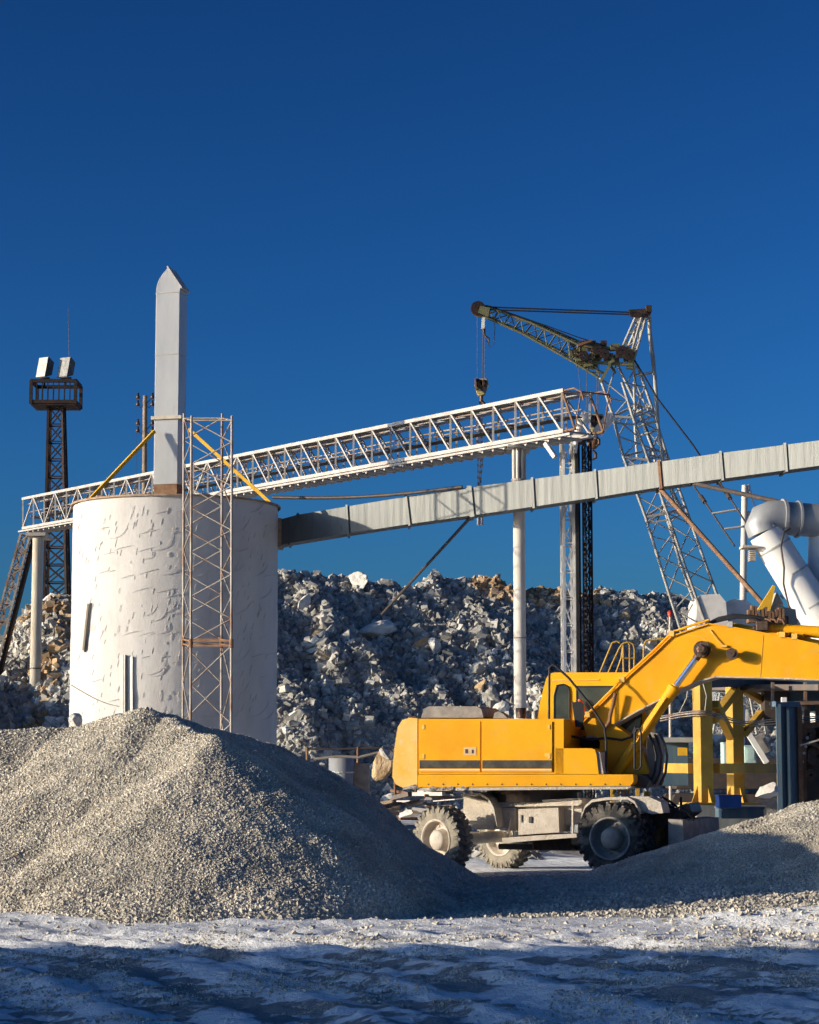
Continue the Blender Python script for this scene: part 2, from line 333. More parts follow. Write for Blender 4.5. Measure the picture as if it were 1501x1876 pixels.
# ---- ground material: grit and thin snow / pale dust
def ground_mat():
    m = bpy.data.materials.new('snow_dusted_grit'); m.use_nodes = True; t = m.node_tree; N = t.nodes; L = t.links
    p = N['Principled BSDF']; p.inputs['Roughness'].default_value = 0.9
    at = N.new('ShaderNodeAttribute'); at.attribute_name = 'snow'; tc = N.new('ShaderNodeTexCoord')
    def nz(s, d=8, r=.6, st=None):
        n = N.new('ShaderNodeTexNoise'); n.inputs['Scale'].default_value = s; n.inputs['Detail'].default_value = d; n.inputs['Roughness'].default_value = r
        if st:
            mp = N.new('ShaderNodeMapping'); mp.inputs['Scale'].default_value = st; L.new(tc.outputs['Object'], mp.inputs[0]); L.new(mp.outputs[0], n.inputs[0])
        else: L.new(tc.outputs['Object'], n.inputs[0])
        return n.outputs[0]
    def math_(op, a, b):
        k = N.new('ShaderNodeMath'); k.operation = op
        for i, x in enumerate((a, b)):
            if isinstance(x, (int, float)): k.inputs[i].default_value = x
            else: L.new(x, k.inputs[i])
        return k.outputs[0]
    f = math_('ADD', at.outputs['Fac'], math_('MULTIPLY', math_('SUBTRACT', nz(9, 8, .75, (1, 1.6, 1)), 0.5), 0.9))
    mr = N.new('ShaderNodeMapRange'); mr.inputs[1].default_value = 0.46; mr.inputs[2].default_value = 0.56; L.new(f, mr.inputs[0])
    cr = N.new('ShaderNodeValToRGB'); e = cr.color_ramp.elements
    e[0].position = .35; e[0].color = (.33, .34, .34, 1); e[1].position = .65; e[1].color = (.44, .45, .45, 1); L.new(nz(22, 8, .75), cr.inputs[0])
    sn = N.new('ShaderNodeValToRGB'); e = sn.color_ramp.elements
    e[0].position = .3; e[0].color = (.77, .78, .785, 1); e[1].position = .7; e[1].color = (.87, .875, .875, 1); L.new(nz(12, 6), sn.inputs[0])
    mx = N.new('ShaderNodeMix'); mx.data_type = 'RGBA'; L.new(mr.outputs[0], mx.inputs[0]); L.new(cr.outputs[0], mx.inputs[6]); L.new(sn.outputs[0], mx.inputs[7])
    L.new(mx.outputs[2], p.inputs['Base Color'])
    h = math_('ADD', math_('MULTIPLY', nz(28, 8, .75), math_('SUBTRACT', 1.25, mr.outputs[0])), math_('MULTIPLY', nz(6, 6, .65), 1.2))
    bp = N.new('ShaderNodeBump'); bp.inputs['Strength'].default_value = 0.9; bp.inputs['Distance'].default_value = 0.07
    L.new(h, bp.inputs['Height']); L.new(bp.outputs[0], p.inputs['Normal']); return m
M['ground'] = ground_mat()
far = np.array([12, 16, 24, 40, 80, 160, 400, 1000, 2500.]); fine = np.arange(-9, 9.01, 0.06)
xs = np.concatenate([-far[::-1], fine, far])
ys = np.concatenate([[-2500, -600, -100, -20, 0, 6, 10], np.arange(12, 38, 0.065), np.arange(38, 72, 0.4), [76, 90, 120, 200, 400, 1000, 2500]])
gr = grid(xs, ys, ground_h, 'ground', 'ground')
co = np.empty(len(gr.data.vertices) * 3, np.float32); gr.data.vertices.foreach_get('co', co); co = co.reshape(-1, 3); gx, gy, gz = co.T.astype(float)
cc = gx + 0.045 * (gy - 13) ** 2
sn = 0.68 + 1.1 * (fbm(cc * 1.8, gy * 0.45, 3, 41) - 0.5) + 1.2 * (fbm(cc * 1.1 + 7, gy * 1.3, 4, 42) - 0.5) + 0.8 * (fbm(gx * 5 + gy * 2, gy * 6 - gx, 3, 43) - 0.5) - 2.0 * gz
for k, (o_, w_) in enumerate(((-3.4, .3), (-2.0, .35), (-0.9, .25), (-0.2, .3), (1.0, .2), (1.9, .4), (3.1, .3), (4.6, .35), (6.4, .4))):
    e = (cc + .5 * fbm(gx * .5, gy * .5, 2, 3) - o_) / w_; sn = sn - .16 * np.exp(-e ** 4) * (gy < 23) * (1 + 1.4 * np.sin(2 * np.pi * (gy * 2.9 + .9 * abs(e) + k * .3))); sn = sn + .12 * np.exp(-((abs(e) - 1.7) / .5) ** 2) * (gy < 23)
sn = np.where(gy > 21, sn + 0.8 * ss(20.9, 21.8, gy) * (1 - ss(25.2, 26.6, gy)), sn)
sn = sn - 0.9 * ss(26, 27.0, gy) * (1 - ss(34.2, 35.2, gy)) + 0.35 * ss(35.0, 35.8, gy) * (1 - ss(42, 50, gy)) - .15 * ss(45, 60, gy)
at = gr.data.attributes.new('snow', 'FLOAT', 'POINT'); at.data.foreach_set('value', np.clip(sn, 0, 1.2).astype(np.float32))
tag(gr, kind='structure')
# ---- rubble hillside
hill = grid(np.concatenate([[-160, -120, -90, -70, -50], np.arange(-34, 34, 0.22), [40, 50, 70, 90, 120, 160]]),
            np.concatenate([[55, 62], np.arange(68, 110, 0.24), [114, 120, 130, 150]]), slope_h, 'hillside', 'scree')
tag(hill, kind='structure')
# ---- stones
def ico(sub=0):
    p = (1 + 5 ** .5) / 2; v = np.array([(-1, p, 0), (1, p, 0), (-1, -p, 0), (1, -p, 0), (0, -1, p), (0, 1, p), (0, -1, -p), (0, 1, -p), (p, 0, -1), (p, 0, 1), (-p, 0, -1), (-p, 0, 1)], float)
    f = [(0, 11, 5), (0, 5, 1), (0, 1, 7), (0, 7, 10), (0, 10, 11), (1, 5, 9), (5, 11, 4), (11, 10, 2), (10, 7, 6), (7, 1, 8), (3, 9, 4), (3, 4, 2), (3, 2, 6), (3, 6, 8), (3, 8, 9), (4, 9, 5), (2, 4, 11), (6, 2, 10), (8, 6, 7), (9, 8, 1)]
    v = [x / np.linalg.norm(x) for x in v]
    for _ in range(sub):
        d = {}; nf = []
        def mid(a, b):
            k = (min(a, b), max(a, b))
            if k not in d: q = v[a] + v[b]; v.append(q / np.linalg.norm(q)); d[k] = len(v) - 1
            return d[k]
        for a, b, c in f:
            x, y, z = mid(a, b), mid(b, c), mid(c, a); nf += [(a, x, z), (b, y, x), (c, z, y), (x, y, z)]
        f = nf
    return np.array(v), np.array(f)
def rock_shape(sub, rng, cuts=7):
    v, f = ico(sub); v = v.copy()
    for _ in range(cuts):                       # planar facets
        n = rng.normal(size=3); n /= np.linalg.norm(n); d = rng.uniform(0.30, 0.72); s = v @ n; k = s > d
        v[k] -= np.outer((s[k] - d) * 1.0, n)
    v *= 1 + rng.uniform(-.05, .05, (len(v), 1)); v *= rng.uniform(.7, 1.15, 3)
    return v / np.abs(v).max(), f
def rand_rot(n, rng):
    q = rng.normal(size=(n, 4)); q /= np.linalg.norm(q, axis=1)[:, None]; a, b, c, d = q.T
    return np.stack([np.stack([1 - 2 * (c * c + d * d), 2 * (b * c - a * d), 2 * (b * d + a * c)], -1), np.stack([2 * (b * c + a * d), 1 - 2 * (b * b + d * d), 2 * (c * d - a * b)], -1), np.stack([2 * (b * d - a * c), 2 * (c * d + a * b), 1 - 2 * (b * b + c * c)], -1)], 1)
def scatter(name, pos, size, shapes, m, rng, flat=1.0):
    VV, FF = [], []; k = 0; which = rng.integers(len(shapes), size=len(pos))
    for i, (v, f) in enumerate(shapes):
        idx = np.where(which == i)[0]
        if not len(idx): continue
        R = rand_rot(len(idx), rng); q = np.einsum('nij,vj->nvi', R, v) * size[idx][:, None, None]; q[..., 2] *= flat; q += pos[idx][:, None, :]
        ff = f[None] + (np.arange(len(idx)) * len(v))[:, None, None] + k
        VV.append(q.reshape(-1, 3)); FF.append(ff.reshape(-1, 3)); k += len(idx) * len(v)
    return np_mesh(name, np.concatenate(VV), np.concatenate(FF), m, False)
def chip(rng):
    v = np.array([(x, y, z) for z in (-1, 1) for y in (-1, 1) for x in (-1, 1)], float) * rng.uniform(.45, 1.0, 3) * rng.uniform(.65, 1.1, (8, 1)) + rng.uniform(-.18, .18, (8, 3))
    f = [(0, 2, 3), (0, 3, 1), (4, 5, 7), (4, 7, 6), (0, 1, 5), (0, 5, 4), (2, 6, 7), (2, 7, 3), (0, 4, 6), (0, 6, 2), (1, 3, 7), (1, 7, 5)]
    return v * .85, np.array(f)
g0 = [chip(RNG) for _ in range(14)]; r1 = [rock_shape(1, RNG, 9) for _ in range(8)] + [chip(RNG) for _ in range(14)]; r2 = [rock_shape(2, RNG, 9) for _ in range(14)]
def join_np(obs):
    base = obs[0]
    vs, fs, k = [], [], 0
    for o in obs[1:]:
        pass
# gravel piles: an under-surface and its stones
def gravel_pile(name, hf, x0, x1, y0, y1, n, smin, smax, label, cull, sx=None):
    sx = sx or (x0, x1, y0, y1); px_ = RNG.uniform(sx[0], sx[1], n); py_ = RNG.uniform(sx[2], sx[3], n); z = hf(px_, py_); gz = ground_h(px_, py_)
    k = (z > gz - 0.03) & cull(px_, py_); px_, py_, z = px_[k], py_[k], z[k]
    s = smin + (smax - smin) * RNG.random(len(z)) ** 3; s *= 0.85 + 0.5 * (fbm(px_ * 1.1, py_ * 1.1, 2, 14) - .5) + 0.35 * (z < 0.35)
    root = empty(name, ((x0 + x1) / 2, (y0 + y1) / 2, 0), label, 'gravel pile')
    a = grid(np.arange(x0 - .4, x1 + .4, 0.09), np.arange(y0 - .4, y1 + .4, 0.09), hf, 'pile_body', 'gravel', lambda X, Y, Z: Z > ground_h(X, Y) - 0.25)
    b = scatter('loose_stones', np.stack([px_, py_, z + s * 0.25], 1), s, g0, 'gravel', RNG)
    b['kind'] = 'stuff'
    for o in (a, b): o.parent = root; o.matrix_parent_inverse = Matrix.Translation(-V(root.location))
    return root
gravel_pile('gravel_pile', pile_h, -12, 4, 23.4, 39, 520000, 0.009, 0.027, 'big heap of grey crushed gravel in front of the white tank', lambda x, y: (y < 35.5), (-6.4, 1.6, 23.8, 35.5))
gravel_pile('gravel_pile', rpile_h, 2.6, 12, 29.0, 38, 130000, 0.009, 0.027, 'low gravel heap at the right edge below the yellow steel frame', lambda x, y: x < 7.5, (2.6, 7.2, 30, 36.5))
# loose grit on the ground
n = 110000; a = RNG.uniform(-5.5, 6.8, n); b = RNG.uniform(22.5, 36.5, n)
dens = 0.05 + 0.8 * ss(26.0, 27.3, b) * (1 - ss(34.6, 35.2, b)) * ss(-1, 0.5, a) + 0.25 * ss(2.5, 4, a) * (b < 26); k = (RNG.random(n) < dens) & (pile_h(a, b) < ground_h(a, b) + .02); a, b = a[k], b[k]
s = 0.008 + 0.028 * RNG.random(len(a)) ** 3
o = scatter('loose_gravel', np.stack([a, b, ground_h(a, b) + s * .2], 1), s, g0, 'gravel', RNG); tag(o, 'scattered loose gravel lying on the ground between the heaps', 'gravel', kind='stuff')
n = 90000; a = RNG.uniform(-4.2, 4.4, n); b = RNG.uniform(14.2, 23.0, n); k = fbm(a * 1.5, b * 1.5, 3, 88) > .52; a, b = a[k], b[k]; s = 0.004 + 0.014 * RNG.random(len(a)) ** 4
o = scatter('foreground_grit', np.stack([a, b, ground_h(a, b) + s * .2], 1), s, g0, 'gravel', RNG); tag(o, 'fine grit and crumbs strewn over the shaded snowy ground in front', 'grit', kind='stuff')
# rubble slope stones (mass) and the 290 largest as boulders of their own
def spos(n, x0=-21, x1=24, y0=78.5, y1=96.6):
    x = RNG.uniform(x0, x1, n); return x, RNG.uniform(y0, y1, n) + .36 * x
def clump(x, y): return fbm(x * .22, y * .18, 3, 61) + .5 * ((-(slope_h(x + .6, y) - slope_h(x - .6, y))) < 0)
x_, y_ = spos(72000); s = 0.045 + 0.17 * RNG.random(len(x_)) ** 4; s *= 0.6 + 1.1 * fbm(x_ * .3, y_ * .2, 3, 62)
o = scatter('rubble', np.stack([x_, y_, slope_h(x_, y_) + s * .2], 1), s, r1, 'rock', RNG); tag(o, 'mass of broken grey quarry rubble covering the hillside', 'rubble', kind='stuff')
x_, y_ = spos(15000); c_ = clump(x_, y_); k = c_ > 0.88; x_, y_ = x_[k], y_[k]; s = 0.06 + 0.20 * RNG.random(len(x_)) ** 3.5
o = scatter('rubble', np.stack([x_, y_, slope_h(x_, y_) + s * .35], 1), s, r1, 'rockpale', RNG); tag(o, 'paler broken stones lying in clusters over the hillside', 'rubble', kind='stuff')
xe = RNG.uniform(-23, -13.5, 9000); ye = RNG.uniform(79.5, 95.5, 9000) + .36 * xe; k = fbm(xe * .4, ye * .3, 3, 70) > .42; xe, ye = xe[k], ye[k]
xf = RNG.uniform(2.6, 8.6, 5000); yf = RNG.uniform(93.6, 96.8, 5000) + .36 * xf; k = fbm(xf * .9, yf * .9, 2, 71) + (yf - .36 * xf - 93.6) * .12 > .62; xf, yf = xf[k], yf[k]
xe, ye = np.concatenate([xe, xf]), np.concatenate([ye, yf]); s = 0.06 + 0.22 * RNG.random(len(xe)) ** 3
o = scatter('earth_clods', np.stack([xe, ye, slope_h(xe, ye) + s * .45], 1), s, r1, 'earth', RNG); tag(o, 'tan brown earth clods on the slope left of the tank and on the crest', 'earth', kind='stuff')
protos = []
for i, (v, f) in enumerate(r2):
    me = bpy.data.meshes.new('boulder'); me.from_pydata(v.tolist(), [], f.tolist()); me.materials.append(M[('rockpale', 'rock', 'rockpale', 'rock', 'rockpale', 'rock', 'rocktan')[i % 7]]); protos.append(me)
def boulder(loc, size, rot=None, me=None, label=None, group='boulders on the rubble hillside'):
    o = bpy.data.objects.new('boulder', me or protos[RNG.integers(len(protos))]); COL.objects.link(o); o.location = loc; o.scale = size if isinstance(size, tuple) else (size,) * 3
    o.rotation_euler = rot or tuple(RNG.uniform(0, 6.28, 3)); tag(o, label or 'broken grey boulder among the rubble of the hillside', 'boulder', group if not label else None); return o
nb = 0
while nb < 255:
    x0 = RNG.uniform(-20, 21); y0 = 80 + 15.5 * RNG.random() ** 1.3 + .36 * x0
    if not (-19 < x0 < -13.2 or x0 > -6.2): continue
    if clump(np.array([x0]), np.array([y0]))[0] < 0.8: continue
    z0 = float(slope_h(x0, y0)); boulder((x0, y0, z0 + .12), float(0.18 + 0.42 * RNG.random() ** 3.6)); nb += 1
def hillpt(px, Y, lift=0.1):
    x0 = (px - CX) / 4000 * Y; Y = Y + .36 * x0; x0 = (px - CX) / 4000 * Y; return (x0, Y, float(slope_h(x0, Y)) + lift)
boulder(hillpt(655, 94.5, .3), (.75, .65, .55), (0.3, .2, .5), protos[0], 'large pale boulder standing on the crest of the hillside between tank and duct prop')
boulder(hillpt(552, 92.5, .2), (.6, .5, .65), (0.5, .2, 1.5), protos[2], 'pale upright boulder just below the crest beside the tank')
boulder(hillpt(690, 91, .3), (1.0, .5, .45), (0.1, -.3, .2), protos[4], 'long slanting pale boulder below the crest left of the duct prop')
boulder(hillpt(700, 79.5, .1), (.6, .5, .38), (0.1, .2, .2), protos[9], 'big grey boulder at the foot of the hillside left of the excavator')
boulder(hillpt(640, 79.5, .1), (.5, .45, .4), (0.7, .2, 1.2), protos[7], 'rounded grey boulder at the foot of the hillside behind the oil barrel')
boulder(hillpt(545, 79.5, .1), (.5, .42, .5), (0.2, .9, 1.2), protos[6], 'tan boulder at the foot of the hillside beside the tank')
boulder(hillpt(105, 81.5, .2), (.55, .5, .5), (0.2, .4, 1.2), protos[6], 'tan boulder between the concrete pole and the tank')
q = P(138, 1318, 33.5); boulder((q.x, q.y, q.z - .05), (.14, .14, .17), (0.1, .1, .3), protos[4], 'cream boulder lying at the tank foot on top of the gravel heap')
q = P(1402, 1450, 40.5); boulder((q.x, q.y, q.z), (.26, .24, .27), (0.4, .5, .3), protos[2], 'cream boulder under the yellow frame beside the hopper')
q = P(870, 1096, 97); boulder((q.x, q.y, q.z), (1.6, .8, .5), (0.1, .1, .3), protos[6], 'wide tan boulder on the crest left of the white column')
q = P(990, 1096, 98); boulder((q.x, q.y, q.z), (1.7, .8, .5), (0.2, .1, .1), protos[13], 'wide tan boulder on the crest right of the white column')
# dry grass tufts on the far crest
# ================================================================== STRUCTURES
def quadbox(ctr, ex, ey, hx, hy): return [ctr - ex * hx - ey * hy, ctr + ex * hx - ey * hy, ctr + ex * hx + ey * hy, ctr - ex * hx + ey * hy]
X1, Y1, Z1 = V((1, 0, 0)), V((0, 1, 0)), V((0, 0, 1))
# ---- tank
TD = 60.0; tc_ = P(317, 1400, TD); TR = 188 / 4000 * TD; TX = tc_.x; TZ = P(317, 907, TD - TR).z
tank = empty('storage_tank', (TX, TD, 0), 'large white cylindrical steel tank with flaking seams behind the gravel heap', 'tank')
mb = MB(); nseg = 96; rings = 40; prof = []
vs = []; 
for i in range(rings + 1):
    z = TZ * i / rings - 0.3 * (i == 0)
    for k in range(nseg):
        t = 2 * math.pi * k / nseg
        dr = 0.018 * (noise.noise(V((math.cos(t) * 3, math.sin(t) * 3, z * .8)))) + 0.012 * noise.noise(V((math.cos(t) * 9, math.sin(t) * 9, z * 2.2)))
        if abs((i % 8)) < 1: dr -= .008
        r = TR + dr; vs.append((TX + r * math.cos(t), TD + r * math.sin(t), z))
mb.add(vs, [(i * nseg + k, i * nseg + (k + 1) % nseg, (i + 1) * nseg + (k + 1) % nseg, (i + 1) * nseg + k) for i in range(rings) for k in range(nseg)], True)
shell_mb = mb
MB().lathe((TX, TD, TZ - .02), Z1, [(0, TR + .02), (0, TR + .07), (.05, TR + .07), (.05, TR - .3), (.12, 0.01)], 96, False).build('roof', 'rim', tank)
def tp(ang, z, dr=0.0): return V((TX + (TR + dr) * math.cos(ang), TD + (TR + dr) * math.sin(ang), z))
def tpx(px, py, dr=0.0):            # point on the tank wall seen at a pixel
    d = ray(px, py); o = V((0, 0, EYE)); a = d.x ** 2 + d.y ** 2; ox, oy = o.x - TX, o.y - TD; r = TR + dr
    b = 2 * (d.x * ox + d.y * oy); c = ox * ox + oy * oy - r * r; D = b * b - 4 * a * c
    t = (-b - math.sqrt(max(D, 0))) / (2 * a); return o + d * t
mb = shell_mb                             # peeling weld seams: curved lips standing off the wall
rr = random.Random(3)
def lip(x, y, kind, L):
    n = 6; pts = []
    for i in range(n):
        s = i / (n - 1)
        if kind == 0: px, py = x + L * .25 * s * s, y - L * s               # near-vertical
        elif kind == 1: px, py = x + L * math.sin(s * 1.4), y - L * (1 - math.cos(s * 1.4)) * -1 * -1 # arc
        else: px, py = x + L * s, y - L * .45 * s + L * .2 * s * s
        pts.append(tpx(px, py, 0.005 + 0.016 * math.sin(math.pi * min(1, s * 1.1)) * (0.4 if kind == 0 else 1)))
    mb.path(pts, [.002] + [.0065] * (n - 2) + [.002], 5)
for r_, row in enumerate(range(940, 1330, 38)):
    for q in range(17):
        x = 170 + q * 19 + rr.uniform(-6, 6) + (r_ % 2) * 9; y = row + rr.uniform(-8, 10)
        if rr.random() < .18: continue
        dens = 1 if x > 240 else .5
        if rr.random() > dens: continue
        k_ = rr.choice([0, 1, 1, 2, 2]); lip(x, y, k_, rr.uniform(10, 22) if k_ == 0 else rr.uniform(16, 38))
for q in range(260):
    x = 140 + rr.random() * 350; lip(x, 940 + rr.random() * 400, 0, rr.uniform(5, 16))
mb.build('shell', 'tank', tank)
mb = MB()
a, b = tpx(163, 1104, .03), tpx(152, 1194, .03); mb.beam(a, b, .16, .10, up=(-.6, -.8, 0)); mb.build('slot_frame', 'silver', tank)
a, b = tpx(162, 1106, .075), tpx(153, 1192, .075); MB().beam(a, b, .07, .03, up=(-.6, -.8, 0)).build('slot', 'dark', tank)
a, b = tpx(226, 1200, .04), tpx(226, 1340, .04); MB().beam(a, b, .11, .16, up=(-.45, -.9, 0)).beam(tpx(229, 1200, .11), tpx(229, 1340, .11), .03, .05, up=(-.45, -.9, 0)).build('door_frame', 'silver', tank)
a, b = tpx(238, 1203, .03), tpx(238, 1340, .03); MB().beam(a, b, .19, .05, up=(-.42, -.9, 0)).build('door', 'galv', tank)
mb = MB(); pts = [tpx(130 + i * 12, 1255 + 40 * math.sin(min(1, i / 8) * 1.5) , .03) for i in range(9)]; mb.path(pts, .010, 5).build('cable', 'towersteel', tank)
def cap(px, py, r, h, m):
    q = P(px, py, TD); MB().lathe((q.x, TD - .5, TZ), Z1, [(0, r), (h * .7, r), (h * .7, r * 1.12), (h, r * 1.12), (h, .01)], 20, False).build('roof_hatch', m, tank)
cap(372, 900, .22, .32, 'concrete'); cap(193, 905, .13, .26, 'rust'); cap(250, 905, .08, .22, 'rust'); cap(300, 905, .1, .16, 'dust')
for px, py in ((150, 925), (485, 935)):
    pass
# ---- chimney duct on the tank
cyaw = math.radians(14); ce = V((math.cos(cyaw), -math.sin(cyaw), 0)); cn = V((math.sin(cyaw), math.cos(cyaw), 0))
chim = empty('chimney_duct', (TX, TD, TZ), 'tall square galvanised exhaust duct standing on the white tank roof, with pointed mitred top', 'chimney')
fl = P(284, 700, TD - .3); hw = 0.345; dd = 0.62
cc0 = V((fl.x, TD - .3, 0)) + ce * hw + cn * dd / 2
def zpx(py, Y=TD - .3): return P(300, py, Y).z
def csec(z0, z1, name, m, s=1.0): q = MB(); q.obox(cc0 + Z1 * (z0 + z1) / 2, ce * hw * s, cn * dd / 2 * s, Z1 * (z1 - z0) / 2); return q.build(name, m, chim, bevel=.006)
zs = [zpx(y) for y in (887, 768, 650, 537)]
for a, b in zip(zs[:-1], zs[1:]): csec(a + .012, b - .012, 'duct_section', 'galv2')
csec(TZ - .1, zs[0] - .012, 'base_section', 'rust', .97)
for z in zs: csec(z - .012, z + .012, 'flange', 'silver', 1.04)
cz = [zpx(768) + .03]
mb = MB(); c = cc0 + Z1 * cz[0]
for sx, sy in ((0, -1), (0, 1)): mb.beam(c - ce * (hw + .08) + cn * (dd / 2 + .04) * sy, c + ce * (hw + .12) + cn * (dd / 2 + .04) * sy, .06, .09)
for sx in (-1, 1): mb.beam(c + ce * (hw + .04) * sx - cn * (dd / 2 + .02), c + ce * (hw + .04) * sx + cn * (dd / 2 + .02), .06, .09)
mb.build('collar', 'concrete', chim)
# mitred elbow head
z0 = zs[-1] + .012; L = cc0 - ce * hw - cn * dd / 2; zt = zpx(490)
prof = [L + Z1 * z0]
xw = 2 * hw
for (u, z) in ((0.0, .10), (.03, .22), (.08, .32), (.17, .43), (.28, .53), (.345, .60)): prof.append(L + ce * u + Z1 * (z0 + z * (zt - z0) / .60))
prof += [L + ce * (xw + .02) + Z1 * (z0 + .12), L + ce * xw + Z1 * z0]
MB().prism(prof, cn * dd).build('elbow_head', 'galv2', chim, bevel=.006)
a = L + ce * .33 + Z1 * (zt + .0); b = L + ce * (xw + .06) + Z1 * (z0 + .10)
q = MB(); m_ = (a + b) / 2 + cn * dd / 2; q.obox(m_, (b - a) * .52, cn * (dd / 2 + .035), (b - a).normalized().cross(cn) * .02); q.build('outlet_flange', 'silver', chim)
def stay(p0, p1, m='brace', r=.05): return MB().beam(p0, p1, r * 1.8).build('stay', m, chim)
stay(P(283, 790, TD - .5), V((P(166, 914, TD - 1.6).x, TD - 1.6, TZ + .05))); stay(P(346, 786, TD - .5), V((P(495, 922, TD - 1).x, TD - 1.0, TZ + .02)))
# ---- lattice tower in front of the tank
TW = TD - 5.2; tw = empty('lattice_tower', tuple(P(384, 1400, TW) * 1), 'slim rusty lattice tower standing right in front of the white tank', 'lattice tower'); 
def twc(py, s=0):
    return [P(351 + s, py, TW), P(425 + s, py, TW - .3), P(407 + s, py - 4, TW + .75), P(337 + s, py - 4, TW + 1.0)]
bases = [V((p.x, p.y, -.1)) for p in twc(1345)]
top = twc(770); mid = [b.lerp(t, (P(0, 1183, TW).z + .1) / (P(0, 770, TW).z + .1)) for b, t in zip(bases, top)]
mb = MB(); lattice(mb, bases, mid, 5, .036, .019, style='zig', horiz=False); mb.build('lower_section', 'towersteel', tw)
mid2 = [m + Z1 * .12 for m in mid]; mb = MB(); lattice(mb, mid2, top, 10, .036, .019, style='zig', horiz=False)
for i in range(4): mb.tube(top[i], top[i] + Z1 * .12, .03, 6); mb.tube(top[i], top[(i + 1) % 4], .02, 6)
mb.build('upper_section', 'towersteel', tw)
mb = MB()
for q in (mid, mid2):
    for i in range(4): mb.beam(q[i], q[(i + 1) % 4], .05, .04)
for i in range(4): mb.tube(mid[i] - Z1 * .05, mid2[i] + Z1 * .05, .055, 8)
mb.build('joint_frame', 'rust', tw)
# ---- conveyor gantry behind the tank
def gp(px, top):       # centre line of near side chords (py by px) with depth
    t = (px - 42) / (1030 - 42); Y = 84 + (57 - 84) * t
    y = (912 + (716 - 912) * t + 7 * math.sin(math.pi * t)) if top else (966 + (789 - 966) * t + 12 * math.sin(math.pi * t))
    # straight in 3-D: interpolate end points instead
    return P(px, y, Y)
GA_t, GA_b = P(42, 914, 84), P(42, 968, 84); GB_t, GB_b = P(1030, 716, 55.2), P(1030, 790, 55.2)
gd = (GB_t - GA_t).normalized(); gw = gd.cross(Z1).normalized()
if gw.y < 0: gw = -gw
Wd = 0.90
gan = empty('conveyor_gantry', tuple(V((GA_b.x, 84, 0))), 'long silver lattice conveyor gantry climbing from behind the white tank towards the crane', 'conveyor gantry')
N_ = 34
def gl(a, b, t): return a.lerp(b, t)
mb = MB(); mf = MB(); mt = MB(); mu = MB()
for (a, b) in ((GA_t, GB_t), (GA_b, GB_b)):
    mb.beam(a, b + gd * .1, .10, .10); mf.beam(a + gw * Wd, b + gw * Wd + gd * .1, .09, .09)
for i in range(N_ + 1):
    t = i / N_; a, b = gl(GA_b, GB_b, t), gl(GA_t, GB_t, t)
    mb.beam(a, b, .055); mf.beam(a + gw * Wd, b + gw * Wd, .05)
    mt.beam(a, a + gw * Wd, .05, .05); mu.beam(b, b + gw * Wd, .05, .05)
    if i < N_: mu.beam(b, gl(GA_t, GB_t, (i + 1) / N_) + gw * Wd, .03)
    if i < N_:
        t2 = (i + 1) / N_; c, d = gl(GA_b, GB_b, t2), gl(GA_t, GB_t, t2)
        if i > N_ * .52: mb.beam(b, c, .05); mf.beam(b + gw * Wd, c + gw * Wd, .045)
        elif i % 2: mb.beam(b, c, .05); mf.beam(b + gw * Wd, c + gw * Wd, .045)
        else: mb.beam(a, d, .05); mf.beam(a + gw * Wd, d + gw * Wd, .045)
        if i < 12 or 14 < i < 19: mf.beam(a + gw * Wd, d + gw * Wd, .045)
        mt.beam(a, c + gw * Wd, .035)
mb.build('near_truss', 'silver', gan); mf.build('far_truss', 'silver', gan); mt.build('lower_bracing', 'silver', gan); mu.build('upper_bracing', 'silver', gan)
mb = MB(); o1 = gw * .06 - Z1 * .09
mb.beam(GA_b + o1 - gd * .5, GB_b + o1 + gd * .3, .10, .06); mb.beam(GA_b + gw * (Wd - .06) - Z1 * .09 - gd * .5, GB_b + gw * (Wd - .06) - Z1 * .09 + gd * .3, .10, .06)
for i in range(70):
    t = (i + .5) / 70; a = gl(GA_b, GB_b, t) - Z1 * .14; mb.tube(a + gw * .1, a + gw * (Wd * .5), .05, 6); mb.tube(a + gw * (Wd * .5), a + gw * (Wd - .1), .05, 6)
mb.build('return_idlers', 'silver', gan)
mb = MB(); a, b = GA_b + Z1 * .42 + gw * .45, GB_b + Z1 * .42 + gw * .45
mb.beam(a, b, .4, .02); mb.build('conveyor_belt', 'black', gan)
mb = MB()
for k, h in ((.22, .62), (.9, .62), (.22, .95)):
    mb.path([gl(GA_b, GB_b, i / 12) + gw * k * .72 + Z1 * (h + .03 * math.sin(i * 2.1)) for i in range(13)], .022, 6)
for i in range(34): t = (i + .5) / 34; a = gl(GA_b, GB_b, t); mb.beam(a + gw * .1 + Z1 * .45, a + gw * (Wd - .1) + Z1 * .45, .05)
mb.build('idler_frames', 'towersteel', gan)
mb = MB(); mb.obox((GA_t + GB_t) / 2 + gw * .45 + Z1 * .04, (GB_t - GA_t) * .495, gw * .26, Z1 * .012); mb.build('cover_strip', 'greypaint', gan)
# head end curl
mb = MB()
hx = GB_b + gd * .12
for s in (0, Wd):
    b0 = GB_t + gw * s; mb.path([b0, b0 + gd * .5 + Z1 * .01, b0 + gd * .8 - Z1 * .12, b0 + gd * .9 - Z1 * .35], .022, 6)
    mb.tube(b0, GB_b + gw * s + gd * .55, .032, 6); mb.tube(b0 + gd * .8 - Z1 * .12, GB_b + gw * s + gd * .55, .018, 6); mb.tube(GB_b + gw * s, GB_b + gw * s + gd * .55, .035, 6)
mb.tube(GB_t + gd * .8 - Z1 * .12, GB_t + gd * .8 - Z1 * .12 + gw * Wd, .02, 6); mb.build('head_frame', 'rust', gan)
mb = MB(); a = P(1000, 812, 55.6); mb.beam(a, P(1018, 838, 55.4), .13, .1); mb.build('tail_scraper', 'white', gan)
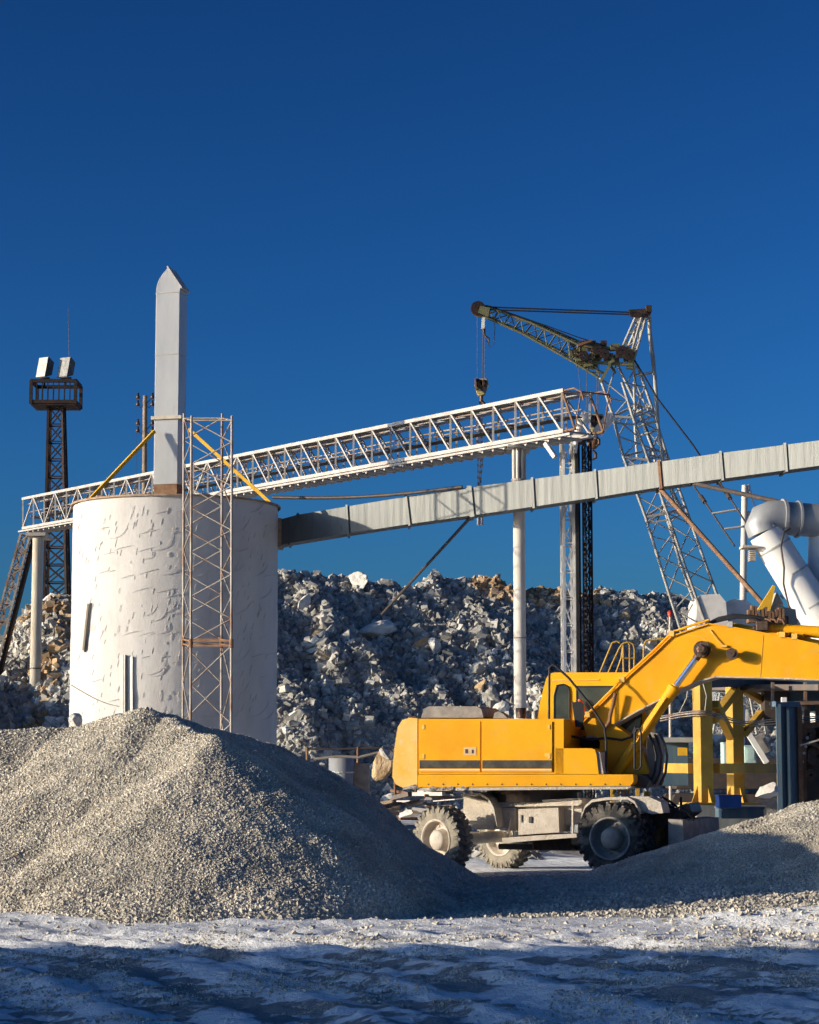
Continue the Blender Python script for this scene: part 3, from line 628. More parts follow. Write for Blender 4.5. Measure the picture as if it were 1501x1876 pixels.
# ---- support columns of the gantry
def column(pxl, pxr, pyt, D, label, m, zb=-.2, cap=True, taper=1.0, fl=False):
    a = P((pxl + pxr) / 2, pyt, D); r = (pxr - pxl) / 2 / 4000 * D
    root = empty('support_column', (a.x, D, zb), label, 'column')
    MB().lathe((a.x, D, zb), Z1, [(0, r * taper), (a.z - zb, r)], 20).build('shaft', m, root)
    return root, a, r
root, a, r = column(940, 962, 880, 57.6, 'tall round whitewashed column carrying the high end of the gantry, behind the excavator', 'whitecol', taper=1.08)
mb = MB()
for k in range(7):
    t = 2 * math.pi * k / 7; c = V((a.x + .14 * math.cos(t), 57.6 + .14 * math.sin(t), 0)); mb.tube(c + Z1 * (a.z - .6), c + Z1 * (P(0, 823, 57.6).z), .055, 6)
mb.build('post_cluster', 'silver', root)
MB().box((a.x, 57.8, P(0, 821, 57.6).z), (.62, 1.5, .06)).build('cap_plate', 'silver', root)
mb = MB(); mb.lathe((a.x, 57.6, P(0, 882, 57.6).z), Z1, [(0, r), (0, r + .05), (.06, r + .05), (.06, r)], 20, False); mb.lathe((a.x, 57.6, P(0, 1170, 57.6).z), Z1, [(0, r), (0, r + .012), (.03, r + .012), (.03, r)], 20, False); mb.build('band', 'towersteel', root)
root, a, r = column(60, 79, 985, 83.5, 'weathered concrete column under the low end of the gantry, left of the tank', 'concrete', zb=1.5, taper=1.1)
MB().box((a.x, 83.9, P(0, 981, 83.5).z), (.75, 1.9, .12)).build('cap_plate', 'silver', root)
mb = MB(); mb.lathe((a.x, 83.5, P(0, 1226, 83.5).z), Z1, [(0, r), (0, r + .02), (.05, r + .02), (.05, r)], 12, False); mb.build('wire_band', 'dark', root)
# ---- low walkway under gantry's low end
# ---- raking lattice legs at the left edge
rk = empty('raking_lattice_leg', tuple(V((P(-20, 1300, 84).x, 84, 2))), 'steep raking lattice leg at the left edge below the gantry end', 'lattice strut')
def rq(px, py, D, w_=.9, k=0): a = P(px, py, D); return [a, a + X1 * w_ * .62, a + X1 * w_ * .62 + Y1 * 1.0, a + Y1 * 1.0]
mb = MB(); lattice(mb, rq(-60, 1330, 84.3), rq(38, 978, 84.3, .6), 11, .04, .022, style='v', beam=True); mb.build('near_leg', 'towersteel', rk)
mb = MB(); a1, a2 = P(62, 990, 84.6), P(-25, 1330, 84.6); mb.beam(a1, a2, .12, .45, up=(0, 1, 0)); mb.build('back_leg', 'darkpaint', rk)
# ---- floodlight mast
MD = 97.0; fm = empty('floodlight_mast', tuple(V((P(104, 1130, MD).x, MD, 5))), 'dark rusty lattice mast with caged platform and two floodlights, left of the tank', 'light mast')
zb = P(0, 1160, MD).z
def mq(py, w0, xc): a = P(xc, py, MD); h = w0 / 2 / 4000 * MD; return quadbox(a, X1, Y1, h, h)
mb = MB(); lattice(mb, mq(1165, 44, 104.5), mq(747, 26, 103.5), 13, .055, .028, style='x', beam=True); mb.build('lattice_shaft', 'darkpaint', fm)
c = P(102.5, 745, MD); hw_ = 41 / 4000 * MD; hd = .8
mb = MB(); mb.box((c.x, MD, c.z), (hw_ * 2, hd * 2, .10)); mb.build('platform', 'darkpaint', fm)
mb = MB(); ht = 43 / 4000 * MD
for z_ in (.1, ht): 
    for s in (-1, 1):
        mb.beam((c.x - hw_, MD + s * hd, c.z + z_), (c.x + hw_, MD + s * hd, c.z + z_), .13 if z_ > 1 else .1, .16); mb.beam((c.x + s * hw_, MD - hd, c.z + z_), (c.x + s * hw_, MD + hd, c.z + z_), .10, .16)
for s in (-1, 1):
    for i in range(9):
        x = c.x - hw_ + 2 * hw_ * i / 8; mb.beam((x, MD + s * hd, c.z), (x, MD + s * hd, c.z + ht), .14 if i in (0, 8) else .045)
mb.build('railing', 'darkpaint', fm)
for (x0, x1, y0, y1, yw) in ((71, 99, 655, 694, .5), (109, 139, 655, 694, .45)):
    q = P((x0 + x1) / 2, (y0 + y1) / 2, MD - .3); hx_ = (x1 - x0) / 2 / 4000 * MD * .78; hz_ = (y1 - y0) / 2 / 4000 * MD
    ax = V((math.cos(yw), -math.sin(yw), 0)); ay = V((math.sin(yw), math.cos(yw), 0)); up = (Z1 - ax * .0 + V((.16, 0, 0))).normalized()
    fll = MB(); vs = []
    for s, k in ((-1, 1.0), (1, .62)):
        for i, j in ((-1, -1), (1, -1), (1, 1), (-1, 1)): vs.append(q + ay * (-s) * -.28 * 1 + ax * 0 + ax * 0 + (ay * 0) + ax * i * hx_ * k + up * j * hz_ * k)
    fll.add(vs, [(0, 1, 2, 3), (7, 6, 5, 4), (0, 4, 5, 1), (1, 5, 6, 2), (2, 6, 7, 3), (3, 7, 4, 0)][::1]); h_ = fll.build('floodlight', 'lens', fm, bevel=.02)
    g = MB(); g.obox(q - ay * .30, ax * hx_ * .93, ay * .02, up * hz_ * .93); g.build('lens', 'lensglass', h_)
    br = MB(); br.beam(q - up * hz_ - ax * hx_, q - up * hz_ + ax * hx_, .07); br.beam(q - up * hz_, q - up * hz_ - Z1 * .35, .07); br.build('bracket', 'darkpaint', h_)
mb = MB(); a = P(128, 655, MD); mb.tube(a - Z1 * .6, P(125, 565, MD), .022, 5, .008); mb.build('whip_antenna', 'dark', fm)
# ---- wooden utility pole behind the tank
up_ = empty('utility_pole', tuple(V((P(264, 1100, 95).x, 95, 4))), 'old wooden utility pole with small insulators seen between floodlight mast and chimney duct', 'utility pole')
a = P(266, 725, 95); MB().tube(V((P(264, 1100, 95).x, 95, 5)), a, .13, 8, .10).build('pole', 'wood', up_)
mb = MB(); ins = MB()
for py in (742, 790):
    for s in (-1, 1):
        b = P(266, py, 95); mb.path([b, b + X1 * s * .18 - Z1 * .12, b + X1 * s * .32 + Z1 * .05], .018, 5); mb.path([b, b + X1 * s * .18 + Z1 * .2, b + X1 * s * .32 + Z1 * .38], .018, 5)
        for dz in (.05, .38): ins.lathe(b + X1 * s * .32 + Z1 * dz, Z1, [(-.1, .01), (-.1, .09), (0, .09), (.05, .05), (.16, .05), (.16, .01)], 10)
mb.build('bracket', 'dark', up_); ins.build('insulator', 'grease', up_)
mb = MB(); b = P(251, 790, 95); mb.tube(b, P(249, 900, 95), .008, 4); mb.build('wire', 'dark', up_)
# ---- long rectangular air duct
pts_t = [(512, 952, 60.2), (545, 943, 59.9), (635, 928, 59.09), (744, 910, 58.1), (860, 893, 57.05), (975, 878, 56.01), (1090, 863, 54.97), (1207, 846, 53.91), (1320, 830, 52.89), (1438, 815, 51.82), (1560, 799, 50.72)]
pts_b = [(512, 1000, 60.2), (530, 995, 60.04), (638, 977, 59.06), (750, 960, 58.05), (865, 944, 57.01), (978, 928, 55.98), (1093, 911, 54.94), (1211, 892, 53.88), (1324, 877, 52.85), (1441, 861, 51.79), (1563, 845, 50.69)]
ad = empty('air_duct', tuple(V((P(900, 1400, 58.8).x, 58.8, 0))), 'long rectangular galvanised air duct slanting up from the white tank across the picture', 'air duct')
DW = .80
def quad4(i, grow=0.0):
    a, b = P(*pts_t[i]), P(*pts_b[i]); e = (a - b).normalized() * grow
    return [b - e - Y1 * grow, a + e - Y1 * grow, a + e + Y1 * (DW + grow), b - e + Y1 * (DW + grow)]
def loft(q0, q1, m=None):
    m = m or MB(); m.add(q0 + q1, [(0, 1, 2, 3), (7, 6, 5, 4), (0, 4, 5, 1), (1, 5, 6, 2), (2, 6, 7, 3), (3, 7, 4, 0)]); return m
M['galvduct'] = mat('ribbed_galvanised_sheet', (0.100, 0.110, 0.108), 0.5, 0.1, (0.078, 0.087, 0.086), 2.0, stretch=(2.5, 2.5, 0.2), col3=(0.066, 0.068, 0.064), n3=4, lo3=0.55, hi3=0.75, bump=0.35, bscale=1.2, wave=(1.6, 'X', 0.12))
for i in range(len(pts_t) - 1):
    q0, q1 = quad4(i), quad4(i + 1)
    loft(q0, q1).build('collar' if i == 0 else 'duct_section', 'galvduct', ad)
for i in range(1, len(pts_t) - 1):
    q0 = quad4(i, .05); e = (P(*pts_t[i + 1]) - P(*pts_t[i - 1])).normalized() * .035
    w_ = 2.0 if i in (4,) else 1.0
    loft([p - e * w_ for p in q0], [p + e * w_ for p in q0]).build('flange', 'rust' if i == 7 else 'galvduct', ad, bevel=.005)
q0 = quad4(0, .04); e = X1 * .06; loft([p - e for p in q0], [p + e for p in q0]).build('flange', 'rim', ad)
def rod(name, p0, p1, r, m, parent, n=6): return MB().tube(p0, p1, r, n).build(name, m, parent)
rod('prop', P(862, 948, 57.4), P(700, 1125, 74), .048, 'dark', ad)
mb = MB(); a, b = P(847, 892, 57.1), P(500, 911, 60); mb.path([a.lerp(b, i / 8) - Z1 * .12 * math.sin(math.pi * i / 8) for i in range(9)], .045, 6); mb.build('stay_cable', 'dark', ad)
rod('prop', P(1207, 892, 54.2), P(1415, 1125, 50), .058, 'rust', ad)
rod('stay_cable', P(1268, 885, 53.6), P(1440, 922, 49), .06, 'dark', ad)
# ---- lattice elevator tower at the gantry head
ED = 57.5; ev = empty('bucket_elevator_tower', tuple(V((P(1056, 1400, ED).x, ED, 0))), 'square lattice tower with dark hanging belts below the head of the gantry', 'elevator tower')
def eq(py, D=ED): 
    return [P(1032, py, D), P(1050, py, D), P(1050, py, D) + Y1 * .9, P(1032, py, D) + Y1 * .9]
mb = MB(); z0_ = -.2
t4 = eq(800); b4 = [V((p.x, p.y, z0_)) for p in t4]; lattice(mb, b4, t4, 15, .036, .015, style='n', beam=True); mb.build('painted_lit_frame', 'white', ev)  # white colour stands in for sunlight that the gantry blocks here
t4 = [P(1072, 808, ED + .2), P(1083, 808, ED + .2), P(1083, 808, ED + .2) + Y1 * .9, P(1072, 808, ED + .2) + Y1 * .9]; b4 = [V((p.x, p.y, z0_)) for p in t4]
mb = MB(); lattice(mb, b4, t4, 17, .022, .011, style='x', beam=True); mb.build('back_frame', 'darkpaint', ev)
for px, w_, D in ((1055.5, .07, ED - .05), (1060, .05, ED + .3)):
    a = P(px, 802, D); MB().beam(V((a.x, D, z0_)), a, w_, .3, up=(1, 0, 0) if 0 else (0, 1, 0)).build('hanging_belt', 'black', ev)
mb = MB(); a = P(1070, 815, ED - .1)
n_ = 75
for i in range(n_): z = a.z * (1 - i / n_); mb.box((a.x + .015 * math.sin(i * 2.3), ED - .12, z), (.06, .10, .050))
mb.tube((a.x - .03, ED - .1, 0), (a.x - .03, ED - .1, a.z), .008, 5); mb.tube((a.x + .03, ED - .1, 0), (a.x + .03, ED - .1, a.z), .008, 5); mb.build('bucket_chain', 'dark', ev)
for x_, y_, r_ in ((1064, 806, .13), (1080, 803, .11)):
    a = P(x_, y_, ED - .1); MB().lathe(a, Y1, [(-.06, .02), (-.06, r_), (.06, r_), (.06, .02)], 18, False).build('pulley', 'grease', ev)
mb = MB(); mb.path([P(1054, 830, ED - .2), P(1056, 800, ED - .2), P(1064, 776, ED - .2), P(1076, 757, ED - .2)], [.05, .07, .14, .14], 8); mb.build('chute', 'white', ev)
mb = MB(); a, b = P(1026, 800, ED - .05), P(1100, 800, ED - .05); mb.beam(a, P(1088, 797, ED), .10, .12); mb.build('head_beam', 'silver', ev)
mb = MB(); mb.beam(P(1090, 793, ED), P(1120, 757, ED), .17, .17); mb.beam(P(1097, 795, ED), P(1124, 762, ED), .06, .2); mb.build('arm', 'white', ev)
# ---- white cladding pipe, right
PD = 48.0
pp = empty('dust_pipe', tuple(V((P(1440, 1140, PD).x, PD, 0))), 'fat white pipe bending over at the upper right behind the excavator boom', 'pipe')
cl = [(1592, 1275), (1535, 1185), (1480, 1098), (1402, 975)]
pr = 31.5 / 4000 * PD
MB().path([P(x, y, PD) for x, y in cl], [pr * 1.22, pr * 1.15, pr * 1.07, pr], 28).build('lower_run', 'pipe', pp)
mb = MB(); 
for k, (x, y, g) in enumerate(((1420, 1003, 1.045), (1452, 1052, 1.05), (1489, 1110, 1.10), (1530, 1177, 1.16))):
    a = P(x, y, PD); d = (P(1535, 1185, PD) - P(1402, 975, PD)).normalized(); mb.lathe(a - d * .02, d, [(0, pr), (0, pr * g), (.04, pr * g), (.04, pr)], 28, False)
mb.build('seam_band', 'galv', pp)
arc = [(1402, 975, 0), (1400, 962, 0), (1406, 950, 0), (1420, 946, .0), (1440, 949, .1)]
el = [P(x, y, PD) + Y1 * d for x, y, d in arc]
e0 = P(1402, 975, PD); dl = (P(1402, 975, PD) - P(1480, 1098, PD)).normalized(); hd_ = V((1, .12, -.06)).normalized()
c0 = e0; ctrl = c0 + dl * .40
end = c0 + dl * .42 + hd_ * .62
mb = MB(); bez = [c0.lerp(ctrl, t).lerp(ctrl.lerp(end, t), t) for t in (0, .25, .5, .75, 1)]; mb.path(bez, [pr * 1.03] * 5, 28); mb.build('elbow', 'galv2', pp)
f = end; mb = MB(); mb.path([f, f + hd_ * 1.9], pr * .98, 28); mb.build('upper_run', 'galv2', pp)
mb = MB(); mb.lathe(f, hd_, [(-.02, pr), (-.02, pr * 1.14), (.05, pr * 1.14), (.05, pr)], 28, False); mb.lathe(f + hd_ * .35, hd_, [(-.02, pr), (-.02, pr * 1.1), (.03, pr * 1.1), (.03, pr)], 28, False); mb.build('flange', 'galv2', pp)
a = P(1503, 985, PD + .3); mb = MB(); mb.lathe((a.x, PD + .3, 0), Z1, [(0, .30), (a.z - .9, .30), (a.z - .9, .30), (a.z + .35, .24)], 24); mb.build('riser', 'pipe', pp)
mb = MB(); mb.lathe((a.x, PD + .3, a.z - 1.3), Z1, [(0, .30), (0, .46), (-1.2, .50), (-1.2, .3)], 24); mb.build('bin_top', 'hopper', pp)
mb = MB(); mb.path([P(1437, 1040, PD - .55), P(1431, 1000, PD - .62), P(1437, 975, PD - .5), P(1448, 968, PD - .3)], .022, 6); mb.path([P(1437, 1040, PD - .5), P(1436, 1070, PD - .4), P(1448, 1120, PD - .4)], .022, 6); mb.build('hose', 'dark', pp)
mb = MB(); mb.box(P(1372, 1003, PD - .1), (.34, .5, .05)); mb.build('step_bracket', 'concrete', pp)
mb = MB()
for i in range(6): mb.box(P(1378, 1010 + i * 3.4, PD), (.13, .3, .02))
mb.build('grille', 'dust', pp)
# ---- concrete utility pole right
u2 = empty('utility_pole', tuple(V((P(1352, 1150, 86).x, 86, 1))), 'slim pale concrete utility pole between crane boom and fat white pipe', 'utility pole')
MB().tube(V((P(1352, 1150, 86).x, 86, 1)), P(1365, 889, 86), .16, 8, .12).build('pole', 'whitecol', u2)
mb = MB()
for px, py in ((1372, 893), (1374, 903), (1372, 942), (1369, 1080)): a = P(px, py, 86); mb.lathe(a, Z1, [(-.1, .01), (-.1, .07), (.05, .08), (.12, .03), (.12, .01)], 8); mb.tube(a, a - X1 * .25, .02, 5)
mb.build('insulator', 'silver', u2)
mb = MB(); b0 = P(1374, 903, 86); 
for px, py in ((1392, 935), (1440, 1085)): mb.path([b0.lerp(P(px, py, 84), i / 5) - Z1 * .1 * math.sin(i / 5 * 3.14) for i in range(6)], .012, 4)
mb.build('wire', 'dark', u2)
# ---- chain ladder / rigging seen right of the crane boom
rg = empty('rigging_ladder', tuple(P(1345, 1003, 62)), 'two turnbuckle stays with light rungs hanging below the air duct, left of the pale pole', 'rigging')
A0, A1 = P(1270, 888, 53.6), P(1346, 1000, 50.5); B0, B1 = P(1318, 882, 53.1), P(1370, 962, 50.5)
rod('stay_cable', A0, A1, .022, 'dark', rg); rod('stay_cable', B0, B1, .022, 'dark', rg)
for q, t in ((0, .2), (1, .3)):
    s0, s1 = (A0, A1) if q == 0 else (B0, B1); MB().tube(s0.lerp(s1, t), s0.lerp(s1, t + .10), .055, 8).build('turnbuckle', 'dark', rg)
for (a, b) in (((1305, 941), (1354, 933)), ((1328, 969), (1368, 964))): MB().tube(P(*a, 52), P(*b, 52), .028, 6).build('rung', 'silver', rg)
# ================================================================== CRANE
KD = 70.0
cr = empty('lattice_boom_crane', tuple(V((P(1290, 1400, KD).x, KD, 0))), 'lattice boom crane with near level jib and striped hook block, behind the yellow excavator', 'crane')
def K(x, y, d=0.0): return P(x, y, KD + d)
# main boom: corner quads (near-left, near-right, far-right, far-left)
lv = [((1100, 692), (1140, 700), (1168, 668), (1130, 664)),
      ((1124, 763), (1160, 765), (1196, 750), (1166, 742)),
      ((1142, 836), (1188, 843), (1221, 830), (1196, 822)),
      ((1183, 947), (1223, 940), (1256, 928), (1216, 926)),
      ((1215, 1052), (1258, 1045), (1292, 1030), (1246, 1030)),
      ((1246, 1150), (1296, 1150), (1332, 1138), (1285, 1138)),
      ((1290, 1320), (1350, 1320), (1380, 1300), (1330, 1300))]
mb = MB(); mb2 = MB()
Q = [[K(*q[0]), K(*q[1]), K(*q[2], 1.2), K(*q[3], 1.2)] for q in lv]
for i, n in enumerate((2, 2, 3, 3, 3, 4)): lattice(mb, Q[i], Q[i + 1], n, .048, .026, style='zig', horiz=False, mb2=mb2)
for i in (1, 2, 3):
    for k in range(4): mb2.beam(Q[i][k], Q[i][(k + 1) % 4], .07); mb2.beam(Q[i][k] - Z1 * .22, Q[i][(k + 1) % 4] - Z1 * .22, .05)
mb.build('boom_chord', 'cranesteel', cr); mb2.build('boom_lacing', 'cranesteel', cr)
# jib
J = [[K(1098, 692), K(1104, 640), K(1110, 632, .9), K(1106, 684, .9)], [K(1046, 660), K(1062, 632), K(1066, 628, .8), K(1050, 655, .8)],
     [K(960, 612), K(975, 592), K(978, 590, .6), K(963, 610, .6)], [K(884, 578), K(892, 562), K(894, 561, .4), K(886, 577, .4)]]
mb = MB(); mb2 = MB()
for i, n in enumerate((3, 4, 4)): lattice(mb, J[i], J[i + 1], n, .042, .018, horiz=(i > 0), mb2=mb2)
mb.build('jib_chord', 'cranegreen', cr); mb2.build('jib_lacing', 'cranegreen', cr)
def disc(c, r, w_, m, name='sheave', ax=(0.15, -1, 0)): q = MB(); q.lathe(V(c) , ax, [(-w_ / 2, .03), (-w_ / 2, r), (-w_ / 4, r), (-w_ / 5, r * .86), (w_ / 5, r * .86), (w_ / 4, r), (w_ / 2, r), (w_ / 2, .03)], 20, False); return q.build(name, m, cr)
disc(K(876, 565, -.1), .24, .14, 'grease'); disc(K(879, 568, .2), .23, .14, 'cranegreen')
mb = MB(); mb.prism([K(876, 570, .05), K(882, 557, .05), K(900, 560, .05), K(897, 580, .05)], Y1 * .05); mb.build('jib_head', 'cranegreen', cr); mb = MB(); mb.prism([K(876, 572, -.25), K(880, 560, -.25), K(898, 564, -.25), K(895, 580, -.25)], Y1 * .05); mb.build('jib_head', 'cranegreen', cr)
# machinery cluster at the boom-jib joint
mb = MB(); rr = random.Random(5)
for i in range(46):
    t = rr.random(); x = 1048 + 108 * t; y = 640 + 10 * math.sin(t * 5) + rr.uniform(-11, 18) + 10 * t
    s = rr.uniform(.06, .17); mb.obox(K(x, y, rr.uniform(-.2, .9)), V((s, 0, rr.uniform(-.05, .05))), V((0, s, 0)), V((0, 0, s * rr.uniform(.4, 1))))
mb.beam(K(1056, 662, -.1), K(1160, 668, -.1), .10); mb.beam(K(1064, 634, .5), K(1160, 640, .5), .09); mb.beam(K(1100, 640), K(1128, 684), .08); mb.beam(K(1128, 650, -.1), K(1100, 700, -.1), .09); mb.beam(K(1158, 640), K(1154, 676), .2)
mb.build('joint_machinery', 'cranegreen', cr)
mb = MB()
for i in range(14): mb.obox(K(1052 + rr.random() * 105, 636 + rr.random() * 28, -.25), V((.06, 0, 0)), V((0, .05, 0)), V((0, 0, .05)))
mb.box(K(1077, 627, -.2), (.5, .5, .03)); mb.box(K(1106, 629, -.1), (.2, .3, .14)); mb.build('winch_parts', 'grease', cr)
for x, y in ((1094, 640), (1108, 648), (1140, 642), (1152, 650), (1070, 652)): disc(K(x, y, -.3), .16, .1, 'grease')
mb = MB(); mb.beam(K(1058, 634, -.3), K(1084, 625, -.3), .30, .07); mb.build('tan_box', 'rust', cr)
# A-frame above the boom head
mb = MB(); A = [K(1138, 642), K(1156, 650), K(1164, 646, .9), K(1150, 638, .9)]; B = [K(1166, 578), K(1176, 580), K(1184, 578, .5), K(1176, 576, .5)]
lattice(mb, A, B, 3, .045, .025, horiz=False)
A = [K(1166, 700), K(1172, 702), K(1176, 698, .6), K(1170, 697, .6)]; B = [K(1164, 590), K(1170, 592), K(1176, 590, .4), K(1168, 588, .4)]
mb.tube(K(1162, 660), K(1184, 582), .04, 6); mb.build('mast_frame', 'cranesteel', cr)
mb = MB(); mb.beam(K(1152, 573, .1), K(1192, 570, .1), .2, .17); mb.box(K(1188, 568, .1), (.18, .6, .2)); mb.beam(K(1160, 580, .1), K(1186, 579, .1), .3, .1); mb.build('mast_head', 'grease', cr)
disc(K(1160, 574, -.2), .12, .1, 'grease')
# backstay strut with rungs
mb = MB(); S = [(1189, 570), (1191, 610), (1197, 660), (1202, 720), (1205, 775)]
mb.path([K(x, y, .3) for x, y in S], .07, 6); mb.path([K(x, y, .2) for x, y in [(1205, 775), (1216, 850), (1232, 900), (1262, 960)]], .06, 6)
mb.path([K(x, y, .8) for x, y in [(1162, 700), (1163, 735), (1164, 790), (1168, 840)]], .045, 6)
mb.build('backstay_strut', 'cranesteel', cr)
mb = MB()
for (a, b) in (((1164, 688), (1200, 682)), ((1164, 756), (1192, 744)), ((1164, 782), (1203, 772)), ((1166, 800), (1210, 786))): mb.tube(K(*a, .6), K(*b, .3), .04, 6)
mb.tube(K(1160, 650), K(1164, 700, .8), .045, 6); mb.tube(K(1164, 700, .8), K(1188, 752), .03, 6); mb.build('strut_tie', 'cranesteel', cr)
# ropes
def rope(pts, r=.016, m='black', name='rope'): return MB().path([K(*p) for p in pts], r, 5).build(name, m, cr)
rope([(886, 562), (1155, 572)], .026); rope([(890, 567), (1155, 576)], .026); rope([(898, 562), (1000, 596), (1060, 618), (1106, 632)], .018)
rope([(1160, 655), (1205, 730), (1270, 815), (1330, 905)], .03); rope([(1156, 660), (1180, 770), (1240, 930)], .018)
for x0, x1, y0, y1 in ((875, 875, 575, 695), (885, 884, 600, 695), (889, 889, 600, 695)): rope([(x0, y0), (x1, y1)], .012, 'dark')
rope([(904, 580), (907, 600), (905, 632), (898, 636), (893, 625)], .012, 'dark')
for x0, x1, y0, y1 in ((1059, 1064, 655, 720), (1075, 1075, 660, 752), (1094, 1094, 650, 765), (1098, 1096, 650, 765)): rope([(x0, y0), (x1, y1)], .011, 'dark')
mb = MB(); mb.beam(K(886, 582, -.1), K(885, 602, -.1), .10, .10); mb.build('hook_weight', 'white', cr); mb = MB(); mb.path([K(886, 600, -.1), K(888, 615, -.1), K(896, 620, -.1), K(896, 628, -.1), K(890, 624, -.1)], [.05, .04, .03, .03, .01], 6); mb.build('small_hook', 'grease', cr)
# striped hook block
M['hazard'] = (lambda: None)()
def hazard():
    m = bpy.data.materials.new('yellow_black_stripes'); m.use_nodes = True; t = m.node_tree; N = t.nodes; L = t.links; p = N['Principled BSDF']; p.inputs['Roughness'].default_value = .6
    tc = N.new('ShaderNodeTexCoord'); wv = N.new('ShaderNodeTexWave'); wv.bands_direction = 'DIAGONAL'; wv.inputs['Scale'].default_value = 1.15; L.new(tc.outputs['Object'], wv.inputs[0])
    c = N.new('ShaderNodeValToRGB'); c.color_ramp.interpolation = 'CONSTANT'; c.color_ramp.elements[0].color = (.02, .02, .02, 1); c.color_ramp.elements[1].position = .62; c.color_ramp.elements[1].color = (.42, .33, .12, 1)
    L.new(wv.outputs[1], c.inputs[0]); L.new(c.outputs[0], p.inputs['Base Color']); return m
M['hazard'] = hazard()
def hookblock(x, y, d, s=1.0):
    a = K(x, y, d); q = MB(); pr_ = [(-.20, .20), (.20, .20), (.24, 0), (.12, -.30), (-.06, -.36), (-.14, -.28), (-.22, 0)]
    q.prism([a + V((u * s, -.14, z * s)) for u, z in pr_], V((0, .28, 0))); b = q.build('hook_block', 'hazard', cr, bevel=.03)
    q = MB(); q.beam(a + V((-.20 * s, -.15, .20 * s)), a + V((-.17 * s, -.15, -.18 * s)), .09, .05); q.build('side_plate', 'rust', b)
    for k in (-.08, .08): MB().lathe(a + V((k, -.16, .05)), (0, 1, 0), [(0, .01), (0, .12), (.03, .12)], 14).build('sheave', 'grease', b)
    q = MB(); q.tube(a - Z1 * .34 * s, a - Z1 * .52 * s, .06, 8); q.path([a - Z1 * .5, a + V((.10, 0, -.60)), a + V((.10, 0, -.74)), a + V((0, 0, -.80)), a + V((-.09, 0, -.72))], [.05, .05, .05, .04, .015], 7); q.build('hook', 'grease', b); return b
hookblock(882, 706, -.2); hookblock(1092, 772, -.4, 1.1); hookblock(1086, 797, -.2, .7)
MB().lathe(K(1087, 812, -.3), (0, 1, 0), [(-.1, .01), (-.1, .19), (.1, .19), (.1, .01)], 16).build('hook_weight', 'rust', cr)
def chain(pts, r=.022):
    q = MB(); 
    for a, b in zip(pts[:-1], pts[1:]):
        A_, B_ = K(*a), K(*b); n = max(2, int((B_ - A_).length / .09))
        for i in range(n): s = A_.lerp(B_, i / n); e = A_.lerp(B_, (i + .9) / n); q.beam(s, e, .05 if i % 2 else .02, .02 if i % 2 else .05)
    return q.build('chain', 'dark', cr)
chain([(880, 735, -.2), (876, 850, -.2), (876, 905, -.2), (878, 955, -.2)]); chain([(883, 735, -.2), (884, 850, -.2), (881, 880, -.2), (883, 960, -.2)]); chain([(879, 735, -.2), (882, 830, -.2), (878, 890, -.2)])
mb = MB(); mb.tube(K(877, 940, -.2), K(877, 962, -.2), .05, 6); mb.tube(K(883, 940, -.2), K(883, 962, -.2), .05, 6); mb.build('sling_hook', 'silver', cr)
# revolving superstructure and undercarriage, mostly hidden by the excavator
mb = MB(); mb.prism([K(1275, 1150, 0), K(1278, 1100, 0), K(1282, 1090, 0), K(1318, 1088, 0), K(1330, 1102, 0), K(1335, 1150, 0)], Y1 * 2.2); b = mb.build('cab', 'white', cr, bevel=.05)
mb = MB(); mb.prism([K(1330, 1160, .5), K(1330, 1103, .5), K(1345, 1097, .5), K(1368, 1100, .5), K(1395, 1120, .5), K(1395, 1160, .5)], Y1 * 2.6); mb.build('engine_house', 'white', cr, bevel=.05)
a, b_ = K(1280, 1400, 1), K(1400, 1150, 1); mb = MB(); mb.box((a.x + 1.2, KD + 1.2, 1.5), (4.2, 2.8, 1.0)); mb.build('machine_deck', 'dark', cr, bevel=.05)
for dy in (0, 2.4):
    q = MB(); cx_ = a.x + 1.2; pr_ = [(-2.3, .45), (-2.0, .1), (2.0, .1), (2.3, .45), (2.1, .85), (-2.1, .85)]; q.prism([V((cx_ + u, KD - .2 + dy, z)) for u, z in pr_], Y1 * .55); q.build('crawler_track', 'dark', cr, bevel=.06)
# ================================================================== EXCAVATOR
EO = P(985, 1400, 36.9); EO = V((EO.x, 36.9, 0.0))
U = Frame(EO, math.radians(15)); C = Frame(EO, math.radians(25))
ex = empty('wheeled_excavator', tuple(EO), 'yellow wheeled excavator with raised boom and dusty tyres, parked behind the gravel heap', 'excavator')
WN = 1.22
def pr(fr, pts, w0, w1, name, m, bevel=.0, parent=None, seg=2, wp=None):
    """prism: outline given in pixels on the plane w=wp (default w0), extruded w0..w1"""
    wp = w0 if wp is None else wp
    q = MB(); q.prism([fr.P(x, y, wp, w0) for x, y in pts], fr.n * (w1 - w0)); return q.build(name, m, parent or ex, bevel=bevel, seg=seg)
